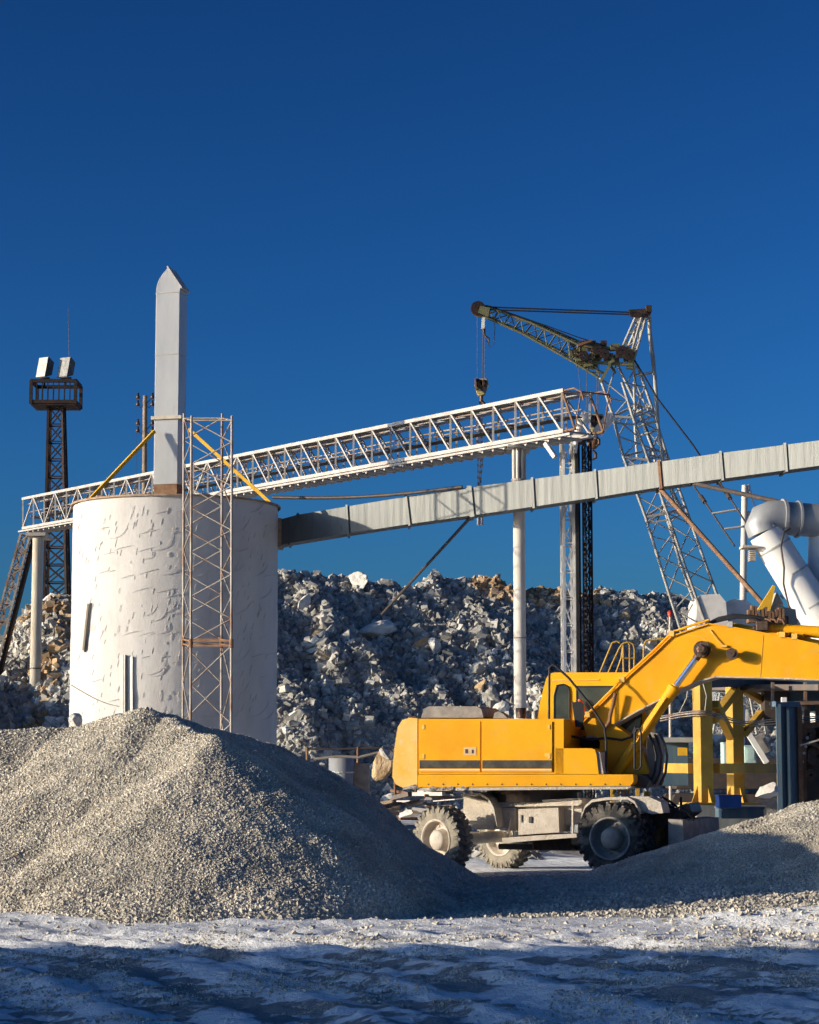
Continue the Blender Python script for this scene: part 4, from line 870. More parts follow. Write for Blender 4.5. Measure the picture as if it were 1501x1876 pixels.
# --- upper structure
cw = pr(U, [(765, 1316), (750, 1315), (737, 1319), (729, 1332), (724, 1362), (720, 1398), (719, 1424), (725, 1437), (738, 1443), (765, 1444)], WN + .01, -WN - .01, 'counterweight', 'yellow_dusty', .09, seg=4)
q = MB(); q.obox(U.P(727, 1411, WN - .28, WN - .28) , U.u * .012, U.n * .035, Z1 * .07); q.build('reflector', 'rust', cw)
body = pr(U, [(766, 1317), (1033, 1317), (1033, 1372), (1033, 1418), (766, 1418)], WN, -WN, 'engine_housing', 'yellow', .03, seg=3)
for (x0, x1) in ((768, 880.5), (883, 1012)):
    d = pr(U, [(x0, 1322), (x1, 1322), (x1, 1414.5), (x0, 1414.5)], WN + .002, WN + .022, 'side_door', 'yellow', .008, wp=WN)
    pr(U, [(x0 + 1, 1393), (x1 - 1, 1393), (x1 - 1, 1408), (x0 + 1, 1408)], WN + .023, WN + .026, 'stripe', 'stripe', 0, d, wp=WN + .02)
    pr(U, [(x0 + 1, 1409.6), (x1 - 1, 1409.6), (x1 - 1, 1411.2), (x0 + 1, 1411.2)], WN + .023, WN + .026, 'pinstripe', 'white_line', 0, d, wp=WN + .02)
    if x0 < 800:
        s = pr(U, [(850, 1369), (873, 1369), (873, 1384), (850, 1384)], WN + .023, WN + .027, 'warning_sticker', mat('sticker_pink', (.62, .45, .30), .6, 0, (.70, .42, .12), 30), 0, d, wp=WN + .02)
        for a, b in ((853, 859), (864, 868)): pr(U, [(a, 1373), (b, 1373), (b, 1381), (a, 1381)], WN + .028, WN + .030, 'print', 'dark', 0, s, wp=WN + .02) if 0 else None
        q = MB(); q.obox(U.P(855, 1376.5, WN + .03), U.u * .022, U.n * .002, Z1 * .035); q.obox(U.P(866, 1377, WN + .03), U.u * .016, U.n * .002, Z1 * .030); q.build('sticker_print', 'dark', d)
    else:
        q = MB(); q.obox(U.P(1004, 1383, WN + .024), U.u * .05, U.n * .003, Z1 * .03); q.build('latch', 'yellow_dusty', d)
for px_ in (776, 1006, 888, 874):
    for py_ in (1332, 1386):
        if px_ in (776, 1006): q = MB(); q.obox(U.P(px_, py_, WN + .026), U.u * .018, U.n * .006, Z1 * .035); q.build('hinge', 'yellow_dusty', ex)
q = MB()
for i in range(9): a = U.P(745 + i * 2.2, 1330 + i * 11.5, WN + .0); 
for i in range(14): q.lathe(U.P(785 + i * 27, 1437, WN + .031), U.n, [(0, .014), (.008, .012), (.008, .002)], 6, False)
skirt_bolts = q
skirt = pr(U, [(766, 1419), (1160, 1419), (1161, 1432), (1155, 1440), (766, 1442)], WN + .03, -WN - .03, 'deck_skirt', 'yellow', .035, seg=3)
skirt_bolts.build('bolt_row', 'grease', skirt)
pr(U, [(766, 1443), (1158, 1441), (1150, 1446), (766, 1449)], WN + .01, -WN, 'deck_underside', 'dust', .015)
tb = pr(U, [(1018, 1371), (1084, 1371), (1090, 1374), (1093, 1382), (1097, 1418), (1018, 1418)], WN + .0, WN - .55, 'tool_box', 'yellow', .03, seg=3)
pr(U, [(1088, 1376), (1099, 1378), (1106, 1418), (1097, 1418)], WN - .03, WN - .5, 'step_side', 'dust', .01)
pr(U, [(1034, 1371), (1016, 1371), (1016, 1317), (1034, 1317)], WN - .05, WN - .25, 'rear_post', 'yellow', .02)
# engine hood on top
pr(U, [(772, 1315), (776, 1299), (786, 1294), (874, 1294), (882, 1299), (886, 1315)], WN - .35, -.55, 'engine_hood', 'greypaint', .05, seg=3, wp=WN - .35)
pr(U, [(904, 1316), (906, 1306), (914, 1303), (922, 1308), (930, 1316)], WN - .4, WN - .75, 'fuel_filler', 'greypaint', .02)
q = MB(); a = U.P(755, 1316, WN - .1); q.box(a + Z1 * .01, (.12, .1, .05)); q.build('lifting_lug', 'rust', ex)
q = MB(); a = U.P(955, 1316, .75); q.lathe(a, Z1, [(0, .085), (.17, .085), (.17, .07)], 14); q.build('exhaust_stub', 'grease', ex)
q = MB(); a = U.P(979, 1316, .9); q.lathe(a - Z1 * .05, Z1, [(0, .04), (.16, .04), (.16, .01)], 12); q.build('filler_cap', 'dust', ex)
# dirt clods packed below the skirt
rr = random.Random(11); q = MB()
for i in range(60):
    x = 738 + 120 * rr.random(); a = U.P(x, 1441 + rr.random() * 3, WN + .02 - rr.random() * .1); s = rr.uniform(.012, .04); q.obox(a, V((s, 0, .2 * s)), V((0, s, .1 * s)), V((.2 * s, 0, s * .8)))
q.build('caked_dirt', 'dust', ex)
# --- cab (far side)
WC = -.28
cabpts = [(985, 1318), (990, 1285), (1001, 1243), (1006, 1235), (1016, 1232), (1150, 1232), (1164, 1236), (1182, 1290), (1186, 1340), (1182, 1418), (985, 1418)]
M['cabyellow'] = mat('cab_yellow_paint', (0.82, 0.41, 0.002), .5, 0, (0.74, .36, .003), 1.5, coat=.05)
cab = pr(U, cabpts, WC, WC - .95, 'cab', 'cabyellow', .035, seg=3, wp=WC)
def win(pts, name='window', w=WC, par=cab):
    g = pr(U, pts, w + .006, w + .012, name, 'glass', .0, par, wp=w)
    pts2 = [U.P(x, y, w, w + .014) for x, y in pts]; q = MB(); q.path(pts2 + [pts2[0], pts2[1]], .014, 6); q.build('window_seal', 'black', g); return g
win([(1021, 1256), (1033, 1254), (1042, 1259), (1044, 1268), (1044, 1322), (1041, 1337), (1018, 1337), (1016, 1320), (1016, 1275)])
win([(1057, 1258), (1150, 1258), (1166, 1262), (1176, 1300), (1176, 1336), (1060, 1336), (1057, 1325)])
pr(U, [(1060, 1350), (1100, 1348), (1100, 1372), (1040, 1372), (1036, 1352)], WC + .01, WC + .06, 'cab_door_sill', 'black', .01, wp=WC)
q = MB(); q.obox(U.P(1055, 1246, WC + .01), U.u * .4, U.n * .01, Z1 * .008); q.build('rain_gutter', 'yellow_dusty', cab)
# front glazing glimpsed below the boom
g = pr(U, [(1133, 1352), (1166, 1318), (1176, 1314), (1172, 1335), (1160, 1352)], WC + .015, WC + .03, 'door_glass', mat('green_tinted_glass', (.20, .23, .17), .12, 0, (.10, .12, .09), 2), 0, cab, wp=WC)
# operator shape / seat inside is dark; red rag by the mirror
q = MB(); a = U.P(1062, 1292, WC + .10); q.path([a + Z1 * .10, a + U.u * .03, a - Z1 * .12 + U.u * .08], [.03, .05, .02], 8); q.build('red_rag', 'orange', ex)
# --- handrails, mirror
def rail(pts, w, r, m='black', name='handrail'): q = MB(); q.path([U.P(x, y, w) for x, y in pts], r, 7); return q.build(name, m, ex)
rail([(1006, 1318), (1007, 1222)], .9, .020); rail([(1007, 1224), (1012, 1218), (1019, 1221), (1043, 1243), (1081, 1290), (1108, 1333), (1111, 1360), (1111, 1416)], .9, .020, name='mirror_arm')
mr = pr(U, [(1049, 1287), (1062, 1285), (1068, 1290), (1070, 1318), (1064, 1333), (1056, 1330)], .55, .50, 'mirror', 'black', .01)
rail([(1049, 1285), (1056, 1332), (1070, 1330)], .5, .012, name='mirror_bracket')
rail([(1163, 1408), (1163, 1343), (1167, 1335), (1172, 1335), (1175, 1343), (1175, 1404), (1170, 1411), (1163, 1411)], WN - .05, .017)
# --- turntable front / swing gear
pr(U, [(1095, 1418), (1100, 1360), (1085, 1340), (1120, 1325), (1150, 1345), (1175, 1372), (1190, 1418)], .38, -.38, 'boom_foot_bracket', 'yellow', .03)
pr(U, [(1162, 1420), (1178, 1419), (1189, 1432), (1184, 1444), (1160, 1442)], .8, -.9, 'front_beam', 'dark', .03)
q = MB(); q.path([U.P(x, y, .55) for x, y in ((1040, 1348), (1062, 1352), (1085, 1356), (1110, 1352), (1140, 1356), (1158, 1350), (1166, 1330))], .022, 7); q.build('hydraulic_hose', 'black', ex)
for dx, w_ in ((0, .42), (10, .3), (20, .35)):
    q = MB(); q.path([U.P(x + dx, y, w_) for x, y in ((1190, 1345), (1197, 1360), (1203, 1385), (1200, 1415), (1190, 1438))], .022, 7); q.build('hydraulic_hose', 'grease' if dx else 'black', ex)
pr(U, [(1186, 1340), (1206, 1344), (1212, 1375), (1208, 1425), (1196, 1440), (1186, 1440)], .25, -.15, 'valve_cover', 'greypaint', .04)
# --- boom
WB = .30
boom_top = [(1068, 1324), (1140, 1250), (1200, 1196), (1231, 1166), (1262, 1155), (1299, 1143), (1335, 1148), (1400, 1160), (1501, 1181), (1700, 1232), (1790, 1262)]
boom_bot = [(1800, 1300), (1700, 1272), (1560, 1250), (1501, 1246), (1395, 1242), (1311, 1240), (1278, 1249), (1230, 1272), (1170, 1302), (1116, 1333), (1098, 1350), (1076, 1350)]
bm = pr(U, boom_top + boom_bot, WB, -WB, 'boom', 'yellow', .018)
# flange lips along both edges
def lipline(pts, name, m, w_, h=.022, grow=.035):
    q = MB(); P3 = [U.P(x, y, WB, 0) for x, y in pts]
    for a, b in zip(P3[:-1], P3[1:]): d = (b - a).normalized(); q.beam(a - d * .01, b + d * .01, (WB + grow) * 2, h, up=d.cross(U.n)); 
    return q.build(name, m, bm)
lipline(boom_top[:], 'top_plate', 'yellow', 0); lipline(boom_bot[1:], 'bottom_plate', 'dust', 0)
q = MB(); 
q.path([U.P(x, y, WB + .004) for x, y in ((1399, 1163), (1393, 1243))], .004, 4); q.path([U.P(x, y, WB + .003) for x, y in ((1256, 1163), (1282, 1166), (1297, 1175), (1305, 1187))], .005, 4)
q.build('weld_seam', 'yellow_dusty', bm)
# pipes along the upper edge with clamps
for k, (w_, dy) in enumerate(((WB - .03, -3.5), (WB - .12, -5))):
    q = MB(); q.path([U.P(x, y + dy, WB, w_) for x, y in [(1066, 1322), (1140, 1248), (1200, 1193), (1231, 1162), (1262, 1151), (1299, 1139)]], .020, 8); q.build('hydraulic_pipe', 'yellow' if k == 0 else 'rust', bm)
for k in range(2):
    q = MB(); q.path([U.P(x, y - 4 - k * 3, WB, .12 - .1 * k) for x, y in [(1340, 1148), (1400, 1160), (1440, 1168), (1501, 1181), (1700, 1230)]], .022, 8); q.build('hydraulic_pipe', 'yellow', bm)
for x, y in ((1078, 1311), (1140, 1247), (1231, 1163), (1338, 1146), (1434, 1165), (1456, 1168)):
    q = MB(); q.obox(U.P(x, y - 2, WB, WB - .05), U.u * .045, U.n * .10, Z1 * .045); q.build('pipe_clamp', 'yellow_dusty' if x != 1338 else 'silver', bm)
for k, (p_, w_) in enumerate(([((1296, 1140), (1320, 1132), (1345, 1127), (1375, 1128), (1400, 1134))] * 1 + [((1290, 1141), (1312, 1129), (1340, 1124), (1372, 1126), (1398, 1132))] * 1) and [(((1296, 1140), (1320, 1132), (1345, 1127), (1375, 1128), (1400, 1134)), .1), (((1288, 1142), (1312, 1130), (1340, 1124), (1372, 1126), (1398, 1130)), -.05), (((1300, 1141), (1325, 1135), (1350, 1130), (1378, 1132), (1395, 1140)), .2)]):
    q = MB(); q.path([U.P(x, y, WB, w_) for x, y in p_], .022, 7); q.build('hydraulic_hose', 'black', bm)
# arm cylinder on top
q = MB(); q.tube(U.P(1408, 1151, WB, .0), U.P(1760, 1172, WB, .0), .098, 20); ac = q.build('arm_cylinder', 'yellow', ex)
q = MB(); a, b = U.P(1408, 1151, WB, .0), U.P(1760, 1172, WB, .0); d = (b - a).normalized(); q.tube(a - d * .03, a + d * .05, .115, 20); q.build('cylinder_cap', 'yellow', ac)
q = MB(); a = U.P(1394, 1148, WB, 0)
for k, (x, y, s) in enumerate(((1396, 1146, .10), (1388, 1155, .09), (1405, 1138, .05), (1382, 1150, .06), (1413, 1140, .05), (1400, 1160, .07), (1376, 1156, .05))): q.obox(U.P(x, y, WB, .12 - .05 * k), U.u * s, U.n * s * 1.2, Z1 * s * .8)
q.build('cylinder_mount', 'grease', ac, bevel=.015)
for x in (1388, 1398, 1408, 1422):
    q = MB(); q.path([U.P(x, 1143, WB, .1), U.P(x + 2, 1133, WB, .1), U.P(x + 10, 1134, WB, .1), U.P(x + 14, 1142, WB, .1)], .022, 7); q.build('fitting', 'rust', ac)
for x, y in ((1434, 1160), (1460, 1163)):
    q = MB(); q.obox(U.P(x, y + 1, WB, .0), U.u * .10, U.n * .2, Z1 * .035); q.build('pipe_bracket', 'yellow', ac, bevel=.01)
# boom cylinders
def cyl(w_, near):
    A, B, Cc = U.P(1128, 1418, w_), U.P(1232, 1266, w_), U.P(1285, 1193, w_)
    q = MB(); d = (B - A).normalized(); q.tube(A, B, .088, 20); r_ = q.build('boom_cylinder', 'yellow', ex)
    q = MB(); q.tube(B - d * .16, B - d * .02, .10, 20); q.tube(B - d * .02, B + d * .07, .112, 20); q.tube(B + d * .07, B + d * .11, .07, 16); q.build('gland', 'yellow', r_)
    q = MB(); q.tube(B + d * .05, Cc - d * .10, .050, 16); q.build('piston_rod', 'chrome', r_)
    q = MB(); n_ = U.n; q.lathe(Cc - n_ * .06, n_, [(0, .01), (0, .105), (.12, .105), (.12, .01)], 20, False); q.tube(Cc - d * .16, Cc - d * .05, .062, 12); q.build('rod_eye', 'grease', r_)
    q = MB(); q.path([A + d * .3 + V((0, -.11, .03)), A + d * .9 + V((0, -.12, .04)), B - d * .2 + V((0, -.11, .05))], .016, 6); q.build('cylinder_pipe', 'yellow', r_)
cyl(WB + .16, True); cyl(-WB - .16, False)
q = MB(); a = U.P(1287, 1190, WB + .16); q.lathe(a + U.n * .07, U.n, [(0, .01), (0, .085), (.035, .085), (.05, .05), (.05, .01)], 8, False)
q.lathe(U.P(1287, 1190, WB + .01), U.n, [(0, .14), (.05, .14), (.05, .02)], 24, False); q.build('pivot_pin', 'grease', bm)
q = MB(); a = U.P(1344, 1199, WB + .0); q.lathe(a, U.n, [(0, .045), (.13, .045)], 12, False); q.lathe(a + U.n * .12, U.n, [(0, .01), (0, .10), (.10, .10), (.10, .05), (.12, .05), (.12, .01)], 8, False); q.build('pin_nut', 'grease', bm)
q = MB(); a = U.P(1327, 1184, WB); q.obox(a + U.n * .02, U.u * .05, U.n * .02, Z1 * .018); q.path([U.P(1302, 1154, WB + .015), U.P(1312, 1170, WB + .03), U.P(1326, 1183, WB + .02)], .009, 5); q.build('grease_line', 'yellow_dusty', bm)
# spring-wrapped hose
q = MB(); pts = [U.P(x, y, .42) for x, y in ((1128, 1270), (1124, 1290), (1119, 1308), (1117, 1322), (1108, 1336))]; q.path(pts, .028, 8)
for i in range(22): t = i / 21 * 3.99; k = int(t); a = pts[k].lerp(pts[k + 1], t - k); b = pts[k].lerp(pts[k + 1], t - k + .08); q.tube(a, b, .036, 8)
q.build('spring_guard', 'rust', ex)
# arm and bucket beyond the frame
pr(U, [(1770, 1140), (1810, 1150), (1850, 1250), (1850, 1330), (1800, 1560), (1775, 1560), (1770, 1320), (1765, 1240)], .22, -.22, 'arm', 'yellow', .03, wp=.3)
q = MB(); prb = [U.P(x, y, .3, .5) for x, y in ((1770, 1550), (1805, 1545), (1830, 1600), (1800, 1650), (1730, 1655), (1690, 1610), (1700, 1600), (1735, 1635), (1790, 1632), (1808, 1600), (1790, 1570))]; q.prism(prb, U.n * -1.0); q.build('bucket', 'dark', ex)
# --- slew ring
q = MB(); q.lathe(U.pt(-.05, 0, U.px(985, 1452, .6)[1]), Z1, [(-.16, .01), (-.16, .72), (0.0, .72), (.0, .80), (.12, .80), (.12, .01)], 40, False); q.build('slew_ring', 'dark', ex)
q = MB(); q.lathe(U.pt(.0, 0, .95), Z1, [(0, .5), (.16, .5)], 32); q.build('turntable', 'dust', ex)
# --- undercarriage
WU = .62
pr(C, [(905, 1471), (965, 1467), (1066, 1462), (1066, 1470), (1060, 1476), (905, 1479)], WU, -WU, 'chassis_deck', 'dust', .02)
pr(C, [(900, 1478), (1066, 1474), (1066, 1508), (1040, 1512), (900, 1512)], WU - .16, -WU + .16, 'chassis_frame', 'dust', .03)
pr(C, [(905, 1480), (945, 1480), (945, 1522), (917, 1522), (905, 1505)], WU - .05, WU - .4, 'side_tank', 'dust', .02)
bx = pr(C, [(950, 1483), (1023, 1480), (1025, 1525), (950, 1530)], WU + .10, WU - .40, 'battery_box', 'dust', .02)
q = MB(); q.obox(C.P(972, 1502, WU + .115), C.u * .025, C.n * .01, Z1 * .05); q.build('latch', 'dark', bx)
q = MB(); q.obox(C.P(955, 1500, WU + .115), C.u * .01, C.n * .01, Z1 * .06); q.build('hinge', 'greypaint', bx)
pr(C, [(924, 1535), (980, 1531), (1060, 1527), (1062, 1534), (980, 1540), (926, 1545)], WU + .30, WU - .30, 'step', 'dust', .02, wp=WU + .2)
q = MB(); a = C.P(1050, 1515, WU); q.tube(C.P(1050, 1476, WU + .05), C.P(1050, 1532, WU + .1), .02, 6); q.tube(C.P(935, 1500, WU), C.P(930, 1538, WU + .1), .02, 6); q.build('step_hanger', 'dust', ex)
q = MB(); a = C.P(1010, 1545, 0); q.lathe(C.pt(.2, 0, .42), C.u, [(-.9, .01), (-.9, .05), (.9, .05), (.9, .01)], 12, False); q.build('drive_shaft', 'dark', ex)
q = MB(); q.obox(C.pt(.35, 0, .52), C.u * .35, C.n * .3, Z1 * .14); q.build('gearbox', 'grease', ex, bevel=.04)
# fenders: a bent plate over each wheel
def fender(pts, w0, w1, th=.05):
    q = MB(); top = [C.P(x, y, w0, w0) for x, y in pts]; bt = [C.P(x, y + 5, w0, w0) for x, y in pts][::-1]; 
    n = len(pts)
    for i in range(n - 1):
        a, b = top[i], top[i + 1]; c, d = bt[n - 2 - i], bt[n - 1 - i]; q.prism([a, b, c, d], C.n * (w1 - w0))
    return q.build('fender', 'dust', ex)
fender([(845, 1455), (862, 1452), (880, 1453), (895, 1462), (905, 1480), (911, 1512)], WU + .28, WU - .35)
fender([(1066, 1492), (1072, 1476), (1085, 1465), (1110, 1461), (1150, 1460), (1163, 1468), (1172, 1486)], WU + .32, WU - .28)
pr(C, [(1172, 1486), (1163, 1468), (1150, 1459), (1185, 1460), (1207, 1470), (1212, 1490), (1190, 1492)], WU + .20, WU - .15, 'fender_side', 'dust', .015, wp=WU + .3)
# dozer blade / outrigger at the boom end
pr(C, [(1232, 1500), (1258, 1502), (1262, 1560), (1232, 1562)], WU + .2, -WU - .5, 'dozer_blade', 'greypaint', .02, wp=WU)
pr(C, [(1180, 1492), (1228, 1484), (1262, 1470), (1268, 1488), (1240, 1510), (1190, 1520)], .25, -.3, 'blade_arm', 'grease', .03)
rr = random.Random(4); q = MB()
for i in range(12):
    a = C.P(1205 + rr.random() * 70, 1470 + rr.random() * 45, rr.uniform(-.5, .5)); b = a + V((rr.uniform(-.25, .25), rr.uniform(-.2, .2), rr.uniform(-.2, .2))); q.path([a, a.lerp(b, .5) + Z1 * rr.uniform(-.1, .1), b], .022, 6)
q.build('blade_hoses', 'black', ex)
q = MB()
for i, x in enumerate((1124, 1133, 1142, 1150)): q.tube(U.P(x, 1456, WN - .5), U.P(x + 3, 1444, WN - .5), .02, 6)
q.tube(U.P(1186, 1462, .6), U.P(1187, 1450, .6), .05, 8); q.build('swivel_bolts', 'yellow_frame', ex)
# wheels
def wheel(c, ax, R=.555, W=.30, seed=0, dusty='rubber', rimm='dust'):
    ax = V(ax).normalized(); c = V(c); q = MB()            # ax points outwards
    prof = [(-W / 2, R * .60), (-W / 2 - .015, R * .78), (-W / 2, R * .92), (-W * .36, R * .965), (0, R * .975), (W * .36, R * .965), (W / 2, R * .92), (W / 2 + .015, R * .78), (W / 2, R * .60)]
    q.lathe(c, ax, prof, 56)
    x = ax.orthogonal().normalized(); y = ax.cross(x); n = 26
    for side in (-1, 1):
        for i in range(n):
            t = 2 * math.pi * (i + (.5 if side > 0 else 0)) / n
            rd = x * math.cos(t) + y * math.sin(t); tg = -x * math.sin(t) + y * math.cos(t)
            lug = (ax * side * .9 + tg * .42).normalized(); o = c + rd * (R * .975) + ax * side * W * .24
            q.obox(o, lug * W * .29, lug.cross(rd).normalized() * R * .047, rd * R * .045)
            q.obox(c + rd * (R * .90) + ax * side * (W * .5), ax * .020, tg * R * .045, rd * R * .085)
    t_ = q.build('tyre', dusty, ex)
    q = MB(); q.lathe(c, ax, [(W / 2 - .01, R * .62), (W / 2 + .015, R * .62), (W / 2 + .02, R * .585), (W / 2 - .02, R * .55), (W / 2 - .13, R * .52), (W / 2 - .15, R * .36)], 40); q.lathe(c, ax, [(W / 2 - .15, R * .36), (W / 2 - .15, .01)], 40, False)
    for i in range(10): t = 2 * math.pi * i / 10; q.lathe(c + (x * math.cos(t) + y * math.sin(t)) * R * .42 + ax * (W / 2 - .16), ax, [(0, .022), (.035, .020), (.035, .004)], 6, False)
    r_ = q.build('rim', rimm, t_)
    q = MB(); q.lathe(c, ax, [(W / 2 - .15, R * .33), (W / 2 - .02, R * .30), (W / 2 + .01, R * .26), (W / 2 + .015, .01)], 28); q.build('hub', rimm, t_)
    return t_
st = math.radians(25 + 22); steer = V((-math.sin(st), -math.cos(st), 0))
cn_, cf_ = C.P(811, 1539, 1.0), C.P(1124, 1536, 1.05)
zc = .34
wheel(cn_, steer); 
far1 = cn_ - C.n * 2.2 + C.u * .22; far1 = V((far1.x, far1.y, cn_.z)); wheel(far1, steer)
for k_, ax_ in ((0, C.n), (.36, C.n), (1.75, -C.n), (2.1, -C.n)): wheel(cf_ - C.n * k_, ax_, dusty='tyreshade', rimm='rimshade')  # right axle uses the copies whose colour holds the shade
q = MB(); q.tube(cn_ - steer * .2, far1 + steer * 0 , .10, 12); q.build('axle', 'dust', ex); q = MB(); q.tube(cf_ - C.n * .1, cf_ - C.n * 2.0, .13, 12); q.build('axle', 'dust', ex)
pr(C, [(850, 1458), (905, 1470), (905, 1520), (870, 1520), (848, 1500)], .30, -.30, 'axle_mount', 'dust', .03)
# ================================================================== RIGHT-HAND STEEL FRAME AND ODDMENTS
FD = 44.0; FR = Frame(P(1296, 1400, FD) * 1, -math.radians(24)); FR.o.z = 0
fr = empty('steel_support_frame', tuple(FR.o), 'pale yellow braced steel frame with heavy columns, under the excavator boom at right', 'steel frame')
def fpost(px0, px1, py0, py1, D, name='column', m='yellow_frame'):
    a = P((px0 + px1) / 2, py1, D); b = P((px0 + px1) / 2, py0, D); w_ = (px1 - px0) / 4000 * D
    q = MB(); s = w_ * .70; q.obox(V((a.x, D, (a.z + b.z) / 2)), FR.u * s / 2, FR.n * s / 2, Z1 * (b.z - a.z) / 2); return q.build(name, m, fr, bevel=.012)
fpost(1271, 1309, 1246, 1470, FD); fpost(1332, 1366, 1246, 1466, FD + 1.6); fpost(1424, 1458, 1246, 1470, FD + 3.0)
def bar(p0, p1, w_, h_, name, m='yellow_frame', up=(0, 0, 1)): return MB().beam(p0, p1, w_, h_, up).build(name, m, fr, bevel=.008)
bar(P(1312, 1408, FD + .1), P(1430, 1408, FD + 2.8), .18, .20, 'cross_beam'); bar(P(1268, 1408, FD + .1), P(1205, 1407, FD + 1.9), .18, .20, 'cross_beam')
bar(P(1272, 1248, FD), P(1430, 1244, FD + 3), .3, .28, 'top_beam', 'dark')
bar(P(1306, 1320, FD + .1), P(1350, 1262, FD + 1.5), .16, .16, 'brace'); bar(P(1310, 1290, FD + .1), P(1340, 1350, FD + 1.5), .16, .16, 'brace')
bar(P(1363, 1345, FD + 1.7), P(1395, 1306, FD + 2.3), .14, .14, 'brace'); bar(P(1360, 1262, FD + 1.7), P(1408, 1290, FD + 2.9), .14, .14, 'brace')
for px, D in ((1290, FD), (1349, FD + 1.6)):
    q = MB(); a = P(px, 1472, D); 
    for s in (-1, 1): q.prism([a + FR.u * s * .15, a + FR.u * s * .30, a + FR.u * s * .15 + Z1 * .35], FR.n * .02)
    q.prism([a + FR.n * .15, a + FR.n * .30, a + FR.n * .15 + Z1 * .35], FR.u * .02); q.obox(a - Z1 * .0, FR.u * .36, FR.n * .36, Z1 * .02); q.build('base_gusset', 'yellow_frame', fr)
    q = MB(); q.obox(V((a.x, a.y, a.z - .3)), FR.u * .45, FR.n * .45, Z1 * .27); q.build('footing', 'concrete', fr, bevel=.02)
# platform and dark plant above, behind the boom
q = MB(); a, b = P(1300, 1262, FD + 3.5), P(1560, 1262, FD + 1); q.beam(a, b, 2.4, .12); q.build('platform', 'dark', fr)
for x in (1416, 1476):
    q = MB(); q.beam(P(x, 1250, FD + .5), P(x, 1300, FD + .5), .06); q.build('hanger', 'towersteel', fr)
q = MB(); q.beam(P(1410, 1289, FD + .4), P(1600, 1286, FD + .4), .08, .07); q.build('rail', 'towersteel', fr)
# wires round the column
for k, dy in enumerate((0, 4, 8, -3)):
    q = MB(); q.path([P(x, y + dy * (1 if k < 3 else -1), D) for x, y, D in ((1210, 1313, FD + 1.5), (1245, 1306, FD + .6), (1271, 1303, FD - .2), (1292, 1302, FD - .3), (1312, 1306, FD - .1), (1340, 1316, FD + .5), (1365, 1322, FD + 1), (1420, 1318, FD + .3), (1501, 1312, FD - .5), (1600, 1310, FD - 1))], .012, 5); q.build('wire', 'towersteel', fr)
q = MB(); q.path([P(1292, 1302, FD - .3), P(1295, 1275, FD - .3), P(1288, 1250, FD - .25)], .010, 5); q.path([P(1245, 1306, FD), P(1258, 1280, FD), P(1262, 1256, FD)], .010, 5); q.build('wire', 'concrete', fr)
# hopper
hp = empty('feed_hopper', tuple(V((P(1470, 1470, 42.5).x, 42.5, 0))), 'blue grey ribbed steel hopper at the right edge, beside the yellow frame', 'hopper')
a0, a1 = P(1426, 1470, 42.2), P(1466, 1470, 42.5); zt = P(1430, 1290, 42.2).z
q = MB(); q.prism([V((a0.x, a0.y, 0)), V((a1.x, a1.y, 0)), V((a1.x, a1.y + 1.8, 0)), V((a0.x + .5, a0.y + 1.8, 0))], Z1 * zt); q.build('shell', 'hopper', hp, bevel=.02)
q = MB(); q.beam(V((a0.x - .05, a0.y - .03, zt)), V((a1.x, a1.y - .03, zt)), .12, .10); q.build('top_rim', 'hopper', hp)
for t in (0.0, .45, .97):
    a = V((a0.x, a0.y, 0)).lerp(V((a1.x, a1.y, 0)), t); q = MB(); q.beam(a + V((.03, -.04, .0)), a + V((.03, -.04, zt)), .09, .06, up=(0, 1, 0)); q.build('stiffener', 'hopper' if t < .9 else 'rust', hp)
q = MB(); q.beam(P(1466, 1366, 42.3), P(1520, 1350, 42.3), .03); q.build('rod', 'silver', hp)
q = MB(); q.beam(P(1432, 1282, 41.8), P(1441, 1282, 41.8), .10, .09); q.build('lamp_box', 'white', hp)
md = empty('drive_unit', tuple(V((P(1520, 1400, 43.5).x, 43.5, 0))), 'dark oily drive machinery at the right edge behind the blue grey hopper', 'machine')
q = MB(); q.box((P(1530, 1400, 44.5).x, 44.6, 1.3), (1.4, .5, 2.6)); q.build('back_plate', 'dark', md, bevel=.02)
for x, y, r_ in ((1478, 1345, .16), (1495, 1385, .22), (1482, 1420, .12), (1515, 1350, .2)):
    a = P(x, y, 44.1); MB().lathe(a, (0.2, -1, 0), [(-.15, .02), (-.15, r_), (-.10, r_), (-.08, r_ * .8), (.04, r_ * .8), (.06, r_), (.12, r_), (.12, .03)], 20, False).build('pulley_wheel', 'grease', md)
q = MB(); q.path([P(1470, 1360, 43.9), P(1490, 1362, 43.9), P(1520, 1380, 43.9), P(1524, 1440, 43.9)], .05, 8); q.build('pipe', 'rust', md)
q = MB(); q.beam(P(1470, 1330, 44), P(1540, 1325, 44), .12); q.beam(P(1472, 1330, 44), P(1474, 1470, 44), .10); q.build('frame', 'rust', md)
for i, (x, y) in enumerate(((1476, 1368), (1473, 1380), (1479, 1352), (1470, 1396))):
    MB().lathe(P(x, y, 43.8), (0, -1, 0), [(0, .02), (0, .03), (.05, .03), (.05, .005)], 8, False).build('bolt', 'white', md)
# dark plant block high at the right
pb = empty('screen_house', tuple(V((P(1480, 1400, 46).x, 46, 0))), 'dark blue box of screening plant on the platform behind the boom at right', 'plant box')
q = MB(); q.box((P(1500, 1270, 46).x, 47, P(0, 1272, 46).z), (1.2, 1.6, .7)); q.build('body', 'hopper', pb, bevel=.02)
for x in (1478, 1500): q = MB(); q.beam(V((P(x, 1300, 46).x, 46.2, 0)), P(x, 1290, 46.2), .12); q.build('leg', 'dark', pb)
